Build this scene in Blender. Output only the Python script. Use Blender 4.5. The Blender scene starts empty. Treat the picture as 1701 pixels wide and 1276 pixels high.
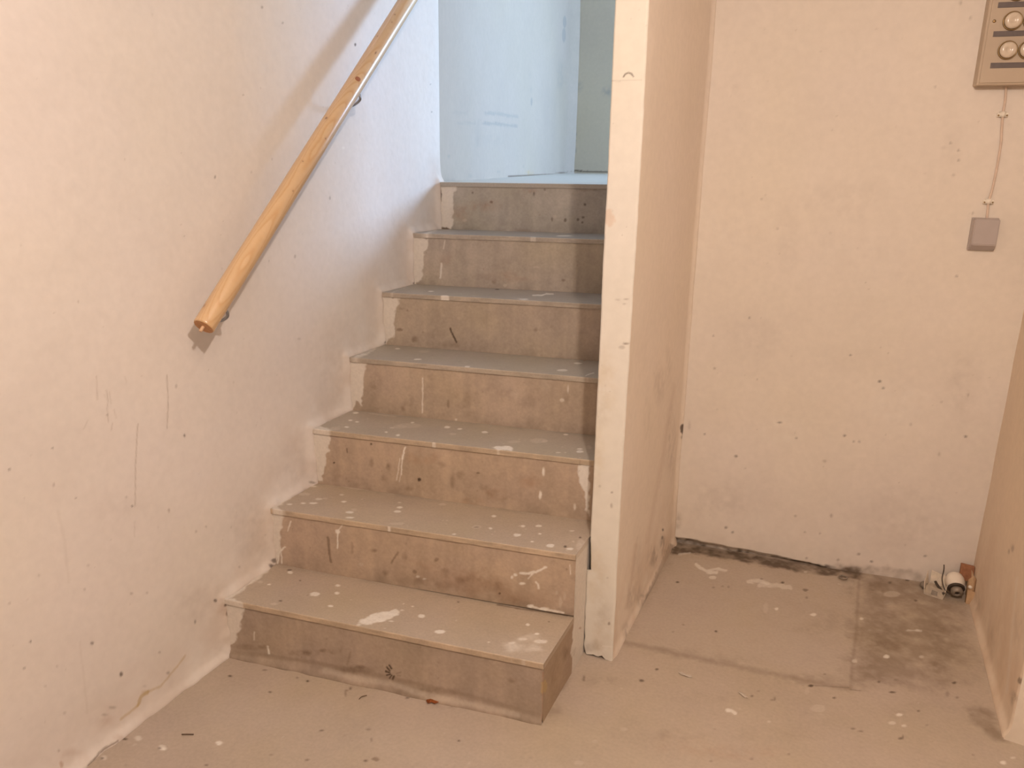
import bpy, bmesh, math, random
import numpy as np
from mathutils import Vector, Matrix
PI = math.pi
S = bpy.context.scene
COL = S.collection
# ---------------------------------------------------------------- camera
CX, CY, CZ = 1.4573, -1.41968, 1.31649
YAW, PITCH, ROLL, FPX = 0.40537, 0.27377, 0.01497, 1300.47
fw = Vector((-math.sin(YAW)*math.cos(PITCH), math.cos(YAW)*math.cos(PITCH), -math.sin(PITCH)))
rt = Vector((math.cos(YAW), math.sin(YAW), 0)); up = rt.cross(fw)
r2 = rt*math.cos(ROLL) + up*math.sin(ROLL); u2 = -rt*math.sin(ROLL) + up*math.cos(ROLL)
cam = bpy.data.cameras.new('camera'); cam.sensor_width = 36; cam.lens = FPX/1701*36
cam.clip_start = 0.02
camo = bpy.data.objects.new('camera', cam); COL.objects.link(camo)
camo.matrix_world = Matrix(((r2.x, u2.x, -fw.x, CX), (r2.y, u2.y, -fw.y, CY), (r2.z, u2.z, -fw.z, CZ), (0, 0, 0, 1)))
S.camera = camo
# ---------------------------------------------------------------- light
S.view_settings.view_transform = 'Standard'; S.view_settings.look = 'None'
S.view_settings.gamma = 1; S.view_settings.use_curve_mapping = False
S.view_settings.exposure = -0.075
w = bpy.data.worlds.new('world'); S.world = w; w.use_nodes = True
w.node_tree.nodes['Background'].inputs[0].default_value = (.75, .82, .9, 1)
w.node_tree.nodes['Background'].inputs[1].default_value = 0.2
lp = bpy.data.lights.new('cellar_lamp', 'POINT'); lp.energy = 72; lp.color = (1.0, .835, .72); lp.shadow_soft_size = .03
lo = bpy.data.objects.new('cellar_lamp', lp); COL.objects.link(lo); lo.location = (1.55, -1.02, 1.98)
# daylight through the window of the upper hall
la = bpy.data.lights.new('hall_daylight', 'AREA'); la.shape = 'RECTANGLE'; la.size = .8; la.size_y = .8
la.energy = 165; la.color = (.46, .68, 1.0)
ha = bpy.data.objects.new('hall_daylight', la); COL.objects.link(ha); ha.location = (2.93, 3.7, 2.15)
ha.rotation_euler = (Vector((0, .5, 1.4)) - Vector((2.93, 3.7, 2.15))).to_track_quat('-Z', 'Y').to_euler()
MARKS={
'T0':[
('p','wp',0.8,0.0027,0.0072,-0.0221,0.092,-0.0207,0.0786,-0.0012,0.0548,0.0072,0.0275,0.0075,0.0271,0.1197,0.0199,0.1687,-0.0081,0.1863,-0.0173,0.1586),
('b','w',0.9,0.2468,0.1868,0.006,0.0038,0.0029,-0.0053),
('b','w',0.9,0.2922,0.0907,0.0057,0.0035,0.0027,-0.0048),
('b','w',0.9,0.083,0.1876,0.0069,0.0055,0.0033,-0.0069),
('b','w',0.9,0.535,0.1533,0.0085,0.0042,0.004,-0.0074),
('b','w',0.9,0.6117,0.1108,0.0124,0.0038,0.0059,-0.007),
('b','w',0.9,0.0725,0.1087,0.0045,0.0026,0.0022,-0.0031),
('b','w',0.9,0.8015,0.2367,0.0042,0.0021,0.002,-0.0051),
('b','w',0.9,0.8379,0.2082,0.0048,0.0019,0.0023,-0.0049),
('b','w',0.9,0.7429,0.1234,0.0027,0.0011,0.0013,-0.0023),
('b','w',0.9,0.4901,0.183,0.0029,0.0015,0.0014,-0.0025),
('b','w',0.9,0.2696,0.152,0.0059,0.0037,0.0028,-0.0051),
('b','w',0.9,0.2178,0.1221,0.0118,0.0067,0.0056,-0.0088),
('b','pl',0.6,0.0412,0.1082,0.0075,0.0044,0.0036,-0.0051),
('b','pl',0.6,0.8187,0.0807,0.0039,0.0019,0.0018,-0.0043),
('b','pl',0.6,0.8489,0.0872,0.0039,0.0027,0.0018,-0.0065),
('b','pl',0.6,0.1497,0.036,0.0086,0.0039,0.0041,-0.0047),
('p','w',0.85,0.0027,0.4063,0.0572,0.4102,0.0927,0.4263,0.1192,0.4571,0.153,0.4748,0.1423,0.4726,0.11,0.4563,0.0839,0.4317,0.0602),
('p','w',0.42,0.0078,0.7751,0.1358,0.8016,0.1766,0.8279,0.2006,0.8666,0.2016,0.8658,0.1786,0.8533,0.1616,0.8767,0.1507,0.8395,0.125,0.7966,0.1129),
('b','w',0.7,0.4098,0.071,0.0098,0.0047,0.0046,-0.007),
('b','w',0.7,0.4217,0.092,0.0127,0.0046,0.006,-0.0071),
('b','w',0.7,0.4421,0.1236,0.0142,0.0046,0.0068,-0.0073),
('b','w',0.7,0.4665,0.1289,0.0114,0.0037,0.0054,-0.0061),
('b','w',0.7,0.4475,0.0919,0.0126,0.0045,0.006,-0.0071),
('b','w',0.7,0.4745,0.1549,0.0043,0.0018,0.002,-0.003),
('b','w',0.7,0.4757,0.0992,0.0056,0.0018,0.0027,-0.0028),
('b','w',0.7,0.4095,0.0497,0.0055,0.0023,0.0026,-0.0034),
('b','w',0.6,0.8586,0.1808,0.015,0.0028,0.0071,-0.0071),
('b','w',0.6,0.8138,0.171,0.0096,0.0025,0.0045,-0.0059),
('b','w',0.6,0.7954,0.1453,0.0081,0.002,0.0038,-0.0046),
('b','k',0.7,0.1365,0.1629,0.0024,0.0025,0.0012,-0.0032),
('b','k',0.7,0.5893,0.2553,0.0029,0.0017,0.0014,-0.0032),
('b','k',0.7,0.1558,0.0554,0.0036,0.0029,0.0017,-0.0036),
('b','k',0.7,0.8463,0.2719,0.0018,0.001,0.0009,-0.0026),
('b','k',0.7,0.0044,0.2002,0.0063,0.0071,0.003,-0.0084),
('b','k',0.7,0.0061,0.1814,0.0062,0.0058,0.003,-0.0069),
('b','k',0.7,0.0092,0.1598,0.0062,0.0058,0.003,-0.0068),
('b','k',0.7,0.0063,0.1451,0.0061,0.003,0.0029,-0.0035),
('b','k',0.7,0.0718,0.1975,0.0062,0.0033,0.003,-0.0042),
('a','d',0.8,2.0,0.7835,0.3026,0.00145,0.0011,0.00069,-0.0027,-56.8,-8.9,-22.3,-2.8,17.7,2.2,60.1,9.2)],
'R0':[
('p','wp',0.95,0.0023,-0.0005,0.1815,0.0766,0.1634,0.0634,0.1204,0.0512,0.0902,0.0389,0.0595,0.0219,0.0409,0.0122,0.0199,-0.0197,-0.01),
('s','w',0.6,0.0034,0.0972,0.0903,0.0951,0.0657),
('s','w',0.9,0.0055,0.1351,0.0536,0.138,0.0318),
('b','d',0.45,0.3095,0.078,0.0232,-0.0003,0.005,-0.0059),
('b','d',0.45,0.3323,0.0775,0.0089,-0.0003,0.0019,-0.0055),
('b','d',0.45,0.3557,0.0897,0.0053,-0.0006,0.0011,-0.0128),
('b','d',0.45,0.4093,0.05,0.0157,-0.0002,0.0035,-0.0046),
('b','d',0.45,0.3896,0.0356,0.0596,-0.0007,0.0134,-0.0147),
('b','d',0.45,0.8216,0.1054,0.0121,0.0001,0.0028,-0.0085),
('b','d',0.45,0.5803,0.0143,0.0996,-0.0003,0.0235,-0.0144),
('b','d',0.45,0.0884,0.0418,0.0574,-0.0008,0.0122,-0.0096),
('b','d',0.45,0.2367,0.055,0.0549,-0.0006,0.0119,-0.0093),
('s','d',0.3,0.0057,0.3833,0.0885,0.3729,0.05),
('s','k',0.95,0.005,0.4935,0.0732,0.4991,0.0655),
('s','k',0.95,0.0051,0.4857,0.0661,0.493,0.0588),
('s','k',0.95,0.0048,0.4828,0.0533,0.492,0.0532),
('s','k',0.95,0.0043,0.485,0.0435,0.4944,0.0483),
('s','k',0.95,0.004,0.4923,0.0353,0.4985,0.0457),
('s','k',0.95,0.0041,0.5016,0.0347,0.5053,0.0454),
('s','k',0.4,0.0026,0.5131,0.0544,0.5249,0.0606),
('s','k',0.35,0.0029,0.5146,0.0493,0.523,0.0494),
('s','y',0.7,0.0074,0.8967,0.1143,0.8959,0.0887),
('s','r',0.5,0.006,0.8974,0.143,0.8988,0.0894,0.8996,0.0036),
('s','pl',0.3,0.013,0.3063,0.0205,0.4113,0.0168,0.497,0.0219,0.5803,0.0143,0.7101,0.0131,0.8354,0.012),
('s','d',0.25,0.0112,0.0291,0.0159,0.2714,0.0349,0.4806,0.038,0.7101,0.0343,0.8885,0.0217)],
'R1':[
('p','wp',0.95,0.0024,0.0009,0.3648,0.0496,0.3362,0.0385,0.291,0.0289,0.2415,0.0314,0.2226,0.0144,0.1808,0.0098,0.1996,-0.0054,0.1577,-0.0259,0.1542),
('s','d',0.65,0.0078,0.1886,0.2899,0.1905,0.2544,0.1933,0.2149),
('s','d',0.3,0.0074,0.2634,0.2849,0.262,0.2548),
('b','d',0.4,0.3293,0.2724,0.0111,-0.0002,0.0018,-0.0056),
('b','d',0.4,0.3619,0.2078,0.011,-0.0003,0.0019,-0.0095),
('b','d',0.55,0.5162,0.2749,0.007,-0.0001,0.0012,-0.0064),
('b','d',0.6,0.4509,0.227,0.0054,-0.0001,0.0009,-0.0056),
('b','d',0.4,0.5411,0.2426,0.014,-0.0001,0.0024,-0.011),
('b','d',0.4,0.5844,0.2228,0.0173,-0.0,0.0031,-0.011),
('b','d',0.4,0.6444,0.2334,0.0136,0.0,0.0024,-0.0109),
('b','d',0.4,0.6867,0.2229,0.0151,0.0002,0.0027,-0.0163),
('b','d',0.4,0.5358,0.2289,0.0105,-0.0001,0.0018,-0.0074),
('b','d',0.4,0.6137,0.2334,0.0137,0.0,0.0024,-0.0127),
('b','d',0.4,0.4701,0.2025,0.0215,-0.0002,0.0038,-0.0112),
('b','d',0.3,0.7291,0.1852,0.0234,0.0002,0.0044,-0.0145),
('b','d',0.25,0.4215,0.2682,0.009,-0.0004,0.0015,-0.0166),
('s','d',0.55,0.005,0.4015,0.2778,0.3812,0.2429),
('p','d',0.28,0.025,0.3621,0.2153,0.6443,0.2515,0.7453,0.2154,0.7625,0.1824,0.5756,0.1844,0.3613,0.1888),
('p','r',0.16,0.0211,0.4356,0.2613,0.6781,0.2484,0.8599,0.2097,0.7459,0.1793,0.5407,0.1965),
('s','w',0.85,0.0052,0.8201,0.305,0.8011,0.2912,0.7819,0.2773),
('s','w',0.8,0.006,0.7898,0.2875,0.7738,0.2777,0.7509,0.2755),
('s','w',0.7,0.0031,0.7819,0.2773,0.7741,0.2635),
('s','w',0.8,0.0043,0.7938,0.2564,0.8005,0.2505,0.8016,0.2382),
('s','w',0.7,0.0029,0.8833,0.321,0.8852,0.2953),
('s','w',0.6,0.0034,0.2422,0.3483,0.23,0.328,0.2201,0.3153),
('s','w',0.95,0.0041,0.22,0.3135,0.2167,0.2605),
('s','w',0.8,0.0036,0.0719,0.3226,0.0599,0.2905),
('s','w',0.9,0.0047,0.0463,0.2366,0.027,0.2161,0.0183,0.1795),
('s','w',0.9,0.004,0.033,0.217,0.0334,0.1821),
('s','w',0.8,0.0055,0.7791,0.1801,0.8705,0.1795),
('b','w',0.85,0.22,0.3135,0.0075,-0.0003,0.0012,-0.0066),
('b','w',0.85,0.728,0.259,0.0033,0.0001,0.0006,-0.0053),
('b','w',0.85,0.7573,0.2453,0.0082,0.0001,0.0015,-0.0036),
('b','w',0.85,0.7378,0.2679,0.0049,0.0001,0.0009,-0.0044),
('b','w',0.85,0.8185,0.1804,0.013,0.0001,0.0025,-0.0054),
('b','w',0.85,0.7807,0.1822,0.0082,0.0001,0.0016,-0.0054),
('b','w',0.5,0.4596,0.2137,0.0054,-0.0001,0.0009,-0.0037),
('b','w',0.5,0.4791,0.2097,0.0053,-0.0,0.0009,-0.0028),
('b','pl',0.4,0.8615,0.21,0.0048,0.0005,0.0009,-0.016),
('b','pl',0.4,0.8721,0.2298,0.0032,0.0004,0.0006,-0.0106),
('b','pl',0.4,0.2885,0.2216,0.0075,-0.0002,0.0013,-0.0057),
('b','pl',0.4,0.8511,0.2348,0.004,0.0002,0.0007,-0.0053),
('b','k',0.8,0.6953,0.2045,0.003,0.0,0.0006,-0.0033)],
'T1':[
('p','wp',0.8,0.0033,0.0246,0.1664,0.0813,0.1846,0.052,0.2103,0.0264,0.2206,0.0092,0.3461,-0.003,0.3968,-0.0356,0.4183),
('b','w',0.5,0.0955,0.3186,0.0096,0.0047,0.0045,-0.0063),
('b','w',0.85,0.0733,0.2751,0.0063,0.0034,0.003,-0.0044),
('b','w',0.85,0.1001,0.2878,0.011,0.0036,0.0052,-0.0048),
('b','w',0.6,0.0426,0.2512,0.0078,0.0038,0.0037,-0.0047),
('b','w',0.85,0.1727,0.334,0.0079,0.0035,0.0038,-0.0049),
('b','w',0.85,0.2298,0.2811,0.0108,0.0046,0.0051,-0.0067),
('b','w',0.85,0.2507,0.2518,0.0106,0.0031,0.005,-0.0045),
('b','w',0.85,0.3406,0.3696,0.0078,0.0039,0.0037,-0.0064),
('b','w',0.85,0.3505,0.3441,0.0093,0.0038,0.0044,-0.0062),
('b','w',0.5,0.3239,0.3987,0.0048,0.0022,0.0023,-0.0036),
('b','w',0.85,0.6117,0.4329,0.0062,0.0033,0.0029,-0.0072),
('b','w',0.85,0.6368,0.3589,0.0045,0.0026,0.0021,-0.0057),
('b','w',0.85,0.7111,0.4104,0.0045,0.0029,0.0021,-0.0069),
('b','w',0.85,0.7509,0.4291,0.0075,0.0028,0.0036,-0.007),
('b','w',0.85,0.7181,0.3533,0.0088,0.0036,0.0041,-0.0085),
('b','w',0.85,0.7713,0.3863,0.0044,0.0018,0.0021,-0.0047),
('b','w',0.85,0.8205,0.3346,0.01,0.0033,0.0047,-0.0088),
('b','w',0.85,0.8739,0.3395,0.0085,0.0022,0.004,-0.0063),
('b','w',0.85,0.7692,0.335,0.0043,0.0017,0.002,-0.0041),
('b','w',0.85,0.5627,0.2857,0.0044,0.0021,0.0021,-0.0041),
('b','w',0.6,0.8437,0.4403,0.006,0.0016,0.0028,-0.0045),
('b','w',0.85,0.3821,0.2388,0.0074,0.0047,0.0035,-0.0075),
('b','w',0.6,0.1381,0.3728,0.0065,0.0034,0.0031,-0.0048),
('b','w',0.6,0.0236,0.3887,0.0083,0.0037,0.0039,-0.0049),
('b','pl',0.55,0.035,0.3286,0.0161,0.0067,0.0077,-0.0086),
('b','pl',0.55,0.598,0.3508,0.012,0.0045,0.0056,-0.0093),
('b','pl',0.55,0.8876,0.3868,0.0087,0.0055,0.0041,-0.0163),
('b','pl',0.55,0.3909,0.2758,0.0195,0.004,0.0092,-0.0065),
('b','pl',0.55,0.443,0.4412,0.0095,0.004,0.0045,-0.0074),
('b','pl',0.55,0.1093,0.33,0.0064,0.0039,0.003,-0.0053),
('b','pl',0.55,0.2318,0.2999,0.0078,0.0046,0.0037,-0.0068),
('b','pl',0.55,0.891,0.3622,0.0072,0.0065,0.0034,-0.0192),
('b','d',0.6,0.5985,0.3498,0.0067,0.0019,0.0032,-0.004),
('a','pl',0.6,1.8,0.1389,0.43,0.00165,0.00265,0.00079,-0.00385,-24.5,-3.7,-1.3,0.3,25.5,3.3),
('b','k',0.85,0.0038,0.3689,0.0049,0.0043,0.0024,-0.0056),
('b','k',0.85,0.858,0.3467,0.0036,0.0019,0.0017,-0.0054),
('b','k',0.85,0.8773,0.4126,0.0029,0.0015,0.0014,-0.0044),
('b','k',0.85,0.3155,0.4821,0.0025,0.0035,0.0012,-0.0059)],
'R2':[
('p','wp',0.95,0.0024,-0.0097,0.5424,0.0701,0.5204,0.0637,0.475,0.0513,0.4343,0.0382,0.3831,0.035,0.3627,0.0126,0.3698,-0.0228,0.3348),
('s','w',0.95,0.0048,0.3144,0.5085,0.3082,0.487,0.3049,0.4695),
('s','w',0.9,0.0032,0.306,0.4753,0.3014,0.4461,0.3008,0.421),
('s','w',0.7,0.0028,0.2974,0.4705,0.2893,0.4253,0.2837,0.3995),
('s','w',0.5,0.0026,0.3031,0.4367,0.2924,0.3967),
('b','w',0.95,0.3111,0.527,0.0086,-0.0002,0.001,-0.0075),
('b','w',0.95,0.7322,0.4841,0.0038,0.0003,0.0005,-0.0118),
('b','w',0.95,0.7245,0.4115,0.0042,0.0003,0.0006,-0.012),
('b','w',0.6,0.8238,0.3904,0.0034,0.0003,0.0005,-0.0092),
('b','k',0.9,0.3572,0.4111,0.0061,-0.0001,0.0008,-0.0062),
('b','k',0.9,0.2055,0.5052,0.0031,-0.0001,0.0004,-0.0031),
('b','k',0.9,0.0795,0.43,0.0033,-0.0001,0.0004,-0.0028),
('b','k',0.7,0.5392,0.4556,0.0055,0.0,0.0007,-0.0026),
('s','k',0.7,0.0033,0.1243,0.4822,0.1257,0.4688),
('b','d',0.35,0.2051,0.4475,0.0079,-0.0006,0.001,-0.0155),
('b','d',0.5,0.2585,0.4357,0.0088,-0.0004,0.0011,-0.0136),
('b','d',0.35,0.2437,0.4001,0.0118,-0.0005,0.0015,-0.0157),
('b','d',0.45,0.4619,0.4229,0.0093,-0.0001,0.0012,-0.0228),
('b','d',0.25,0.4306,0.4699,0.0149,-0.0001,0.0019,-0.0113),
('b','d',0.4,0.5575,0.4149,0.0164,0.0,0.0022,-0.0094),
('b','d',0.3,0.5867,0.3981,0.0253,0.0001,0.0035,-0.0151),
('b','d',0.3,0.486,0.4412,0.0111,-0.0001,0.0014,-0.0151),
('b','d',0.3,0.3248,0.3778,0.0155,-0.0002,0.0021,-0.0078),
('b','d',0.2,0.0876,0.3895,0.0246,-0.0014,0.0032,-0.0279),
('b','d',0.25,0.1476,0.3776,0.0283,-0.0008,0.0037,-0.0179),
('b','d',0.3,0.6229,0.3843,0.0215,0.0001,0.003,-0.0113),
('b','r',0.2,0.5867,0.3981,0.0362,0.0002,0.005,-0.0226),
('b','r',0.2,0.5228,0.3608,0.048,0.0,0.0068,-0.0153),
('b','r',0.2,0.3651,0.4826,0.0568,-0.0004,0.0069,-0.0227),
('b','r',0.2,0.6929,0.4497,0.035,0.0005,0.0046,-0.022),
('p','w',0.9,0.0021,0.8284,0.5196,0.8618,0.522,0.865,0.3632,0.8554,0.3894,0.8482,0.4431,0.8426,0.455,0.8364,0.4867)],
'T2':[
('p','wp',0.8,0.0039,0.0256,0.3556,0.1074,0.3706,0.065,0.4229,0.0449,0.4321,0.018,0.4383,0.0136,0.5215,0.0172,0.5715,-0.0164,0.6126),
('b','w',0.85,0.043,0.5978,0.0087,0.0047,0.0042,-0.0069),
('b','w',0.85,0.0723,0.5253,0.0054,0.0049,0.0026,-0.007),
('b','w',0.85,0.0991,0.5222,0.0051,0.0047,0.0024,-0.007),
('b','w',0.85,0.0996,0.4668,0.0066,0.0043,0.0031,-0.0062),
('b','w',0.7,0.2577,0.591,0.0051,0.0039,0.0024,-0.0067),
('b','w',0.85,0.3769,0.5985,0.0075,0.0054,0.0036,-0.0101),
('b','w',0.85,0.42,0.5994,0.0066,0.0036,0.0031,-0.0071),
('b','w',0.85,0.5008,0.6049,0.0082,0.0043,0.0039,-0.009),
('b','w',0.85,0.2337,0.4783,0.0036,0.0041,0.0017,-0.0066),
('b','w',0.5,0.228,0.519,0.0066,0.0033,0.0031,-0.0054),
('b','w',0.8,0.7308,0.6896,0.0066,0.0022,0.0031,-0.0062),
('b','w',0.85,0.8087,0.5889,0.0078,0.0022,0.0037,-0.0066),
('b','w',0.85,0.8157,0.568,0.0093,0.003,0.0044,-0.0087),
('b','w',0.5,0.7627,0.535,0.0061,0.0018,0.0029,-0.005),
('b','w',0.7,0.7647,0.4816,0.0045,0.0041,0.0021,-0.0108),
('b','w',0.6,0.4063,0.4544,0.0047,0.0032,0.0022,-0.0058),
('b','w',0.85,0.2795,0.4698,0.0064,0.0045,0.0031,-0.0074),
('b','pl',0.4,0.2626,0.5609,0.0334,0.0119,0.0159,-0.02),
('b','pl',0.5,0.4208,0.5488,0.0098,0.0051,0.0046,-0.0097),
('b','pl',0.45,0.6153,0.5645,0.0159,0.0045,0.0075,-0.0104),
('b','pl',0.5,0.6767,0.605,0.0224,0.0077,0.0106,-0.0194),
('b','pl',0.5,0.829,0.6149,0.0063,0.0047,0.003,-0.0143),
('b','pl',0.4,0.0763,0.4407,0.0131,0.0101,0.0062,-0.014),
('b','pl',0.4,0.2436,0.539,0.02,0.009,0.0095,-0.0148),
('b','pl',0.6,0.6946,0.6077,0.008,0.0038,0.0038,-0.0097),
('p','w',1,0.0029,0.5813,0.4953,0.5886,0.5125,0.622,0.5227,0.6398,0.512,0.6363,0.4941,0.5978,0.4841),
('b','k',0.8,0.0089,0.557,0.0069,0.0037,0.0033,-0.0052),
('a','pl',0.5,1.8,0.1319,0.6157,0.00174,0.0034,0.00083,-0.00533,-22.1,-2.5,21.9,2.5)],
'R3':[
('p','wp',0.95,0.0025,-0.0076,0.7176,0.0716,0.6963,0.0657,0.654,0.0578,0.613,0.0534,0.5576,0.0323,0.5637,0.0112,0.5245,-0.0174,0.5132),
('s','w',0.8,0.0039,0.2638,0.6658,0.2627,0.6025,0.2611,0.5504),
('b','d',0.22,0.105,0.6375,0.021,-0.0011,0.0019,-0.0301),
('b','d',0.3,0.2154,0.5859,0.0165,-0.0005,0.0016,-0.0201),
('b','d',0.35,0.1984,0.5641,0.0104,-0.0004,0.001,-0.0162),
('b','d',0.22,0.292,0.6703,0.012,-0.0002,0.0011,-0.0117),
('b','d',0.45,0.348,0.5892,0.004,-0.0001,0.0004,-0.0139),
('b','d',0.22,0.3987,0.6041,0.0394,-0.0001,0.0039,-0.0294),
('b','d',0.22,0.4163,0.5626,0.0237,-0.0,0.0025,-0.0158),
('b','d',0.22,0.6025,0.6242,0.0338,0.0005,0.0033,-0.0229),
('b','d',0.22,0.0934,0.6062,0.0253,-0.001,0.0024,-0.0284),
('b','d',0.15,0.2791,0.614,0.0283,-0.0006,0.0027,-0.0357),
('b','d',0.15,0.5149,0.6464,0.0497,0.0003,0.0047,-0.0307),
('b','d',0.2,0.7204,0.6472,0.0109,0.0008,0.0011,-0.0225),
('b','pl',0.22,0.5375,0.6715,0.0227,0.0002,0.0021,-0.019),
('b','pl',0.22,0.572,0.6423,0.0226,0.0003,0.0022,-0.0153),
('b','pl',0.12,0.6552,0.6786,0.0221,0.0006,0.0021,-0.0225),
('b','w',0.55,0.7098,0.6368,0.0064,0.0002,0.0006,-0.0056),
('b','w',0.55,0.7261,0.674,0.0027,0.0004,0.0003,-0.0112),
('b','w',0.55,0.3738,0.5402,0.004,-0.0,0.0004,-0.004)],
'T3':[
('p','wp',0.8,0.0047,0.056,0.5233,0.1055,0.5477,0.0745,0.5838,0.0537,0.5912,0.0536,0.6452,0.0302,0.7482,-0.0256,0.8231),
('b','w',0.7,0.0916,0.7837,0.0072,0.0061,0.0036,-0.0099),
('b','w',0.8,0.2263,0.6852,0.012,0.0052,0.0059,-0.009),
('b','w',0.8,0.4087,0.6716,0.0083,0.004,0.0041,-0.008),
('b','w',0.8,0.7031,0.8622,0.0111,0.0035,0.0055,-0.0104),
('b','w',0.7,0.6879,0.7594,0.0149,0.0045,0.0073,-0.0123),
('b','w',0.5,0.379,0.6446,0.0066,0.0041,0.0032,-0.0079),
('b','w',0.6,0.352,0.598,0.0033,0.0062,0.0016,-0.0114),
('b','w',0.5,0.5634,0.6509,0.0065,0.005,0.0032,-0.0115),
('b','w',0.6,0.5573,0.9036,0.0035,0.0031,0.0018,-0.0078),
('b','pl',0.35,0.1897,0.7881,0.016,0.0086,0.008,-0.0151),
('b','pl',0.7,0.4901,0.6465,0.0098,0.0091,0.0048,-0.0194),
('b','pl',0.7,0.7887,0.6926,0.0064,0.0052,0.0031,-0.016),
('a','w',0.8,1.4,0.778,0.7519,0.00163,0.00218,0.0008,-0.0067,-6.6,2.5,0.3,-0.5,6.4,-2.0),
('b','r',0.5,0.7018,0.9199,0.0052,0.0047,0.0026,-0.014),
('b','r',0.5,0.7104,0.9062,0.0035,0.0038,0.0017,-0.0115)],
'R4':[
('p','wp',0.95,0.0026,-0.0146,0.8992,0.0724,0.8757,0.0626,0.8362,0.0546,0.7838,0.0534,0.7419,0.0309,0.7339,0.0213,0.7099,-0.022,0.6937),
('s','k',0.85,0.0061,0.2555,0.7857,0.266,0.7639,0.2764,0.74),
('b','d',0.4,0.1281,0.7412,0.0131,-0.0003,0.001,-0.0125),
('b','d',0.55,0.074,0.7685,0.011,-0.0001,0.0008,-0.005),
('b','d',0.3,0.3468,0.7577,0.0083,0.0,0.0006,-0.0122),
('b','d',0.3,0.5469,0.8026,0.0079,0.0001,0.0006,-0.0059),
('b','d',0.25,0.5999,0.8182,0.0059,0.0002,0.0004,-0.0059),
('b','d',0.25,0.0824,0.8415,0.0131,-0.0001,0.0008,-0.0051),
('b','d',0.15,0.1956,0.7628,0.043,-0.0002,0.0032,-0.0165),
('b','d',0.2,0.2806,0.7342,0.0636,-0.0001,0.0049,-0.0124)],
'T4':[
('p','wp',0.8,0.006,0.0632,0.708,0.1396,0.7194,0.1051,0.7834,0.0514,0.7989,0.0418,0.8524,0.0307,0.9706),
('b','w',0.8,0.153,0.908,0.0091,0.0065,0.0046,-0.0116),
('b','w',0.8,0.2401,0.8408,0.0124,0.007,0.0062,-0.0131),
('b','w',0.7,0.4995,0.8978,0.014,0.006,0.0069,-0.0143),
('b','w',0.6,0.6763,0.8704,0.0118,0.0066,0.0058,-0.0188),
('a','w',0.9,2.2,0.523,1.0143,0.00181,0.00462,0.0009,-0.01189,-17.9,1.2,-3.0,1.1,5.0,-1.4,16.1,-1.0),
('b','pl',0.5,0.321,1.1493,0.0058,0.018,0.0029,-0.0406),
('b','pl',0.4,0.3188,0.8082,0.0138,0.0091,0.0069,-0.0179),
('b','pl',0.5,0.4844,0.9036,0.0088,0.0056,0.0043,-0.0133),
('b','k',0.8,0.338,1.046,0.0075,0.0063,0.0037,-0.0138)],
'R5':[
('p','wp',0.95,0.0027,-0.0207,1.0773,0.0724,1.0556,0.0603,1.0086,0.0502,0.9547,0.0447,0.9048,0.0261,0.8994,0.0118,0.8812,-0.0257,0.8747),
('s','w',0.75,0.0068,0.1222,0.9732,0.1201,0.9475,0.1171,0.9216),
('s','w',0.5,0.0044,0.1354,1.0549,0.1306,1.0264),
('b','d',0.3,0.3156,0.9216,0.0109,0.0001,0.0006,-0.0105),
('b','d',0.5,0.5619,0.937,0.0062,0.0001,0.0003,-0.0041),
('b','d',0.2,0.1048,0.936,0.0137,-0.0003,0.0007,-0.0215),
('b','d',0.12,0.2705,0.934,0.0661,0.0001,0.0035,-0.0127),
('b','d',0.08,0.3358,0.9793,0.0563,0.0003,0.0027,-0.025),
('b','pl',0.2,0.3633,1.0271,0.0172,0.0002,0.0007,-0.0144),
('b','pl',0.5,0.3561,0.9091,0.0065,0.0001,0.0004,-0.0063),
('b','pl',0.4,0.4643,0.9773,0.0106,0.0001,0.0005,-0.0033),
('b','r',0.15,0.3795,0.9397,0.0862,0.0003,0.0045,-0.0209),
('b','r',0.15,0.137,0.9909,0.027,-0.0002,0.0012,-0.0254)],
'T5':[
('p','wp',0.8,0.0084,0.1397,0.7754,0.1951,0.8059,0.1364,0.9261,0.0916,0.9555,0.0627,1.115,-0.0072,1.2377),
('b','w',0.6,0.3136,0.9719,0.0176,0.0138,0.0098,-0.0288),
('b','w',0.7,0.532,1.1742,0.0239,0.0083,0.0134,-0.0231),
('b','w',0.7,0.5018,0.9364,0.0153,0.0095,0.0084,-0.0234),
('b','w',0.4,0.4545,1.0766,0.009,0.0088,0.005,-0.0218)],
'R6':[
('p','wp',0.95,0.0028,-0.0166,1.2533,0.0803,1.2465,0.0682,1.1898,0.068,1.1459,0.0605,1.097,0.0532,1.0745,0.0341,1.0827,-0.0192,1.0673),
('b','k',0.6,0.141,1.2133,0.0035,0.0,0.0001,-0.0028),
('b','k',0.6,0.2129,1.1805,0.0058,0.0,0.0002,-0.0043),
('b','k',0.5,0.3732,1.2145,0.0033,0.0002,0.0001,-0.0072),
('b','k',0.5,0.4422,1.1259,0.0044,0.0002,0.0001,-0.0075),
('b','k',0.6,0.4908,1.1245,0.0048,0.0002,0.0002,-0.0064),
('b','k',0.6,0.5606,1.1815,0.0043,0.0002,0.0001,-0.0042),
('b','k',0.5,0.555,1.1372,0.0065,0.0002,0.0002,-0.0051),
('b','k',0.6,0.5366,1.1289,0.0044,0.0002,0.0001,-0.0051),
('b','k',0.6,0.5522,1.1191,0.0035,0.0002,0.0001,-0.0042),
('b','k',0.4,0.4127,1.2302,0.0044,0.0001,0.0001,-0.0042),
('b','pl',0.45,0.1104,1.112,0.0094,-0.0,0.0003,-0.0055),
('b','pl',0.3,0.453,1.136,0.0088,0.0002,0.0003,-0.0064),
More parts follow.
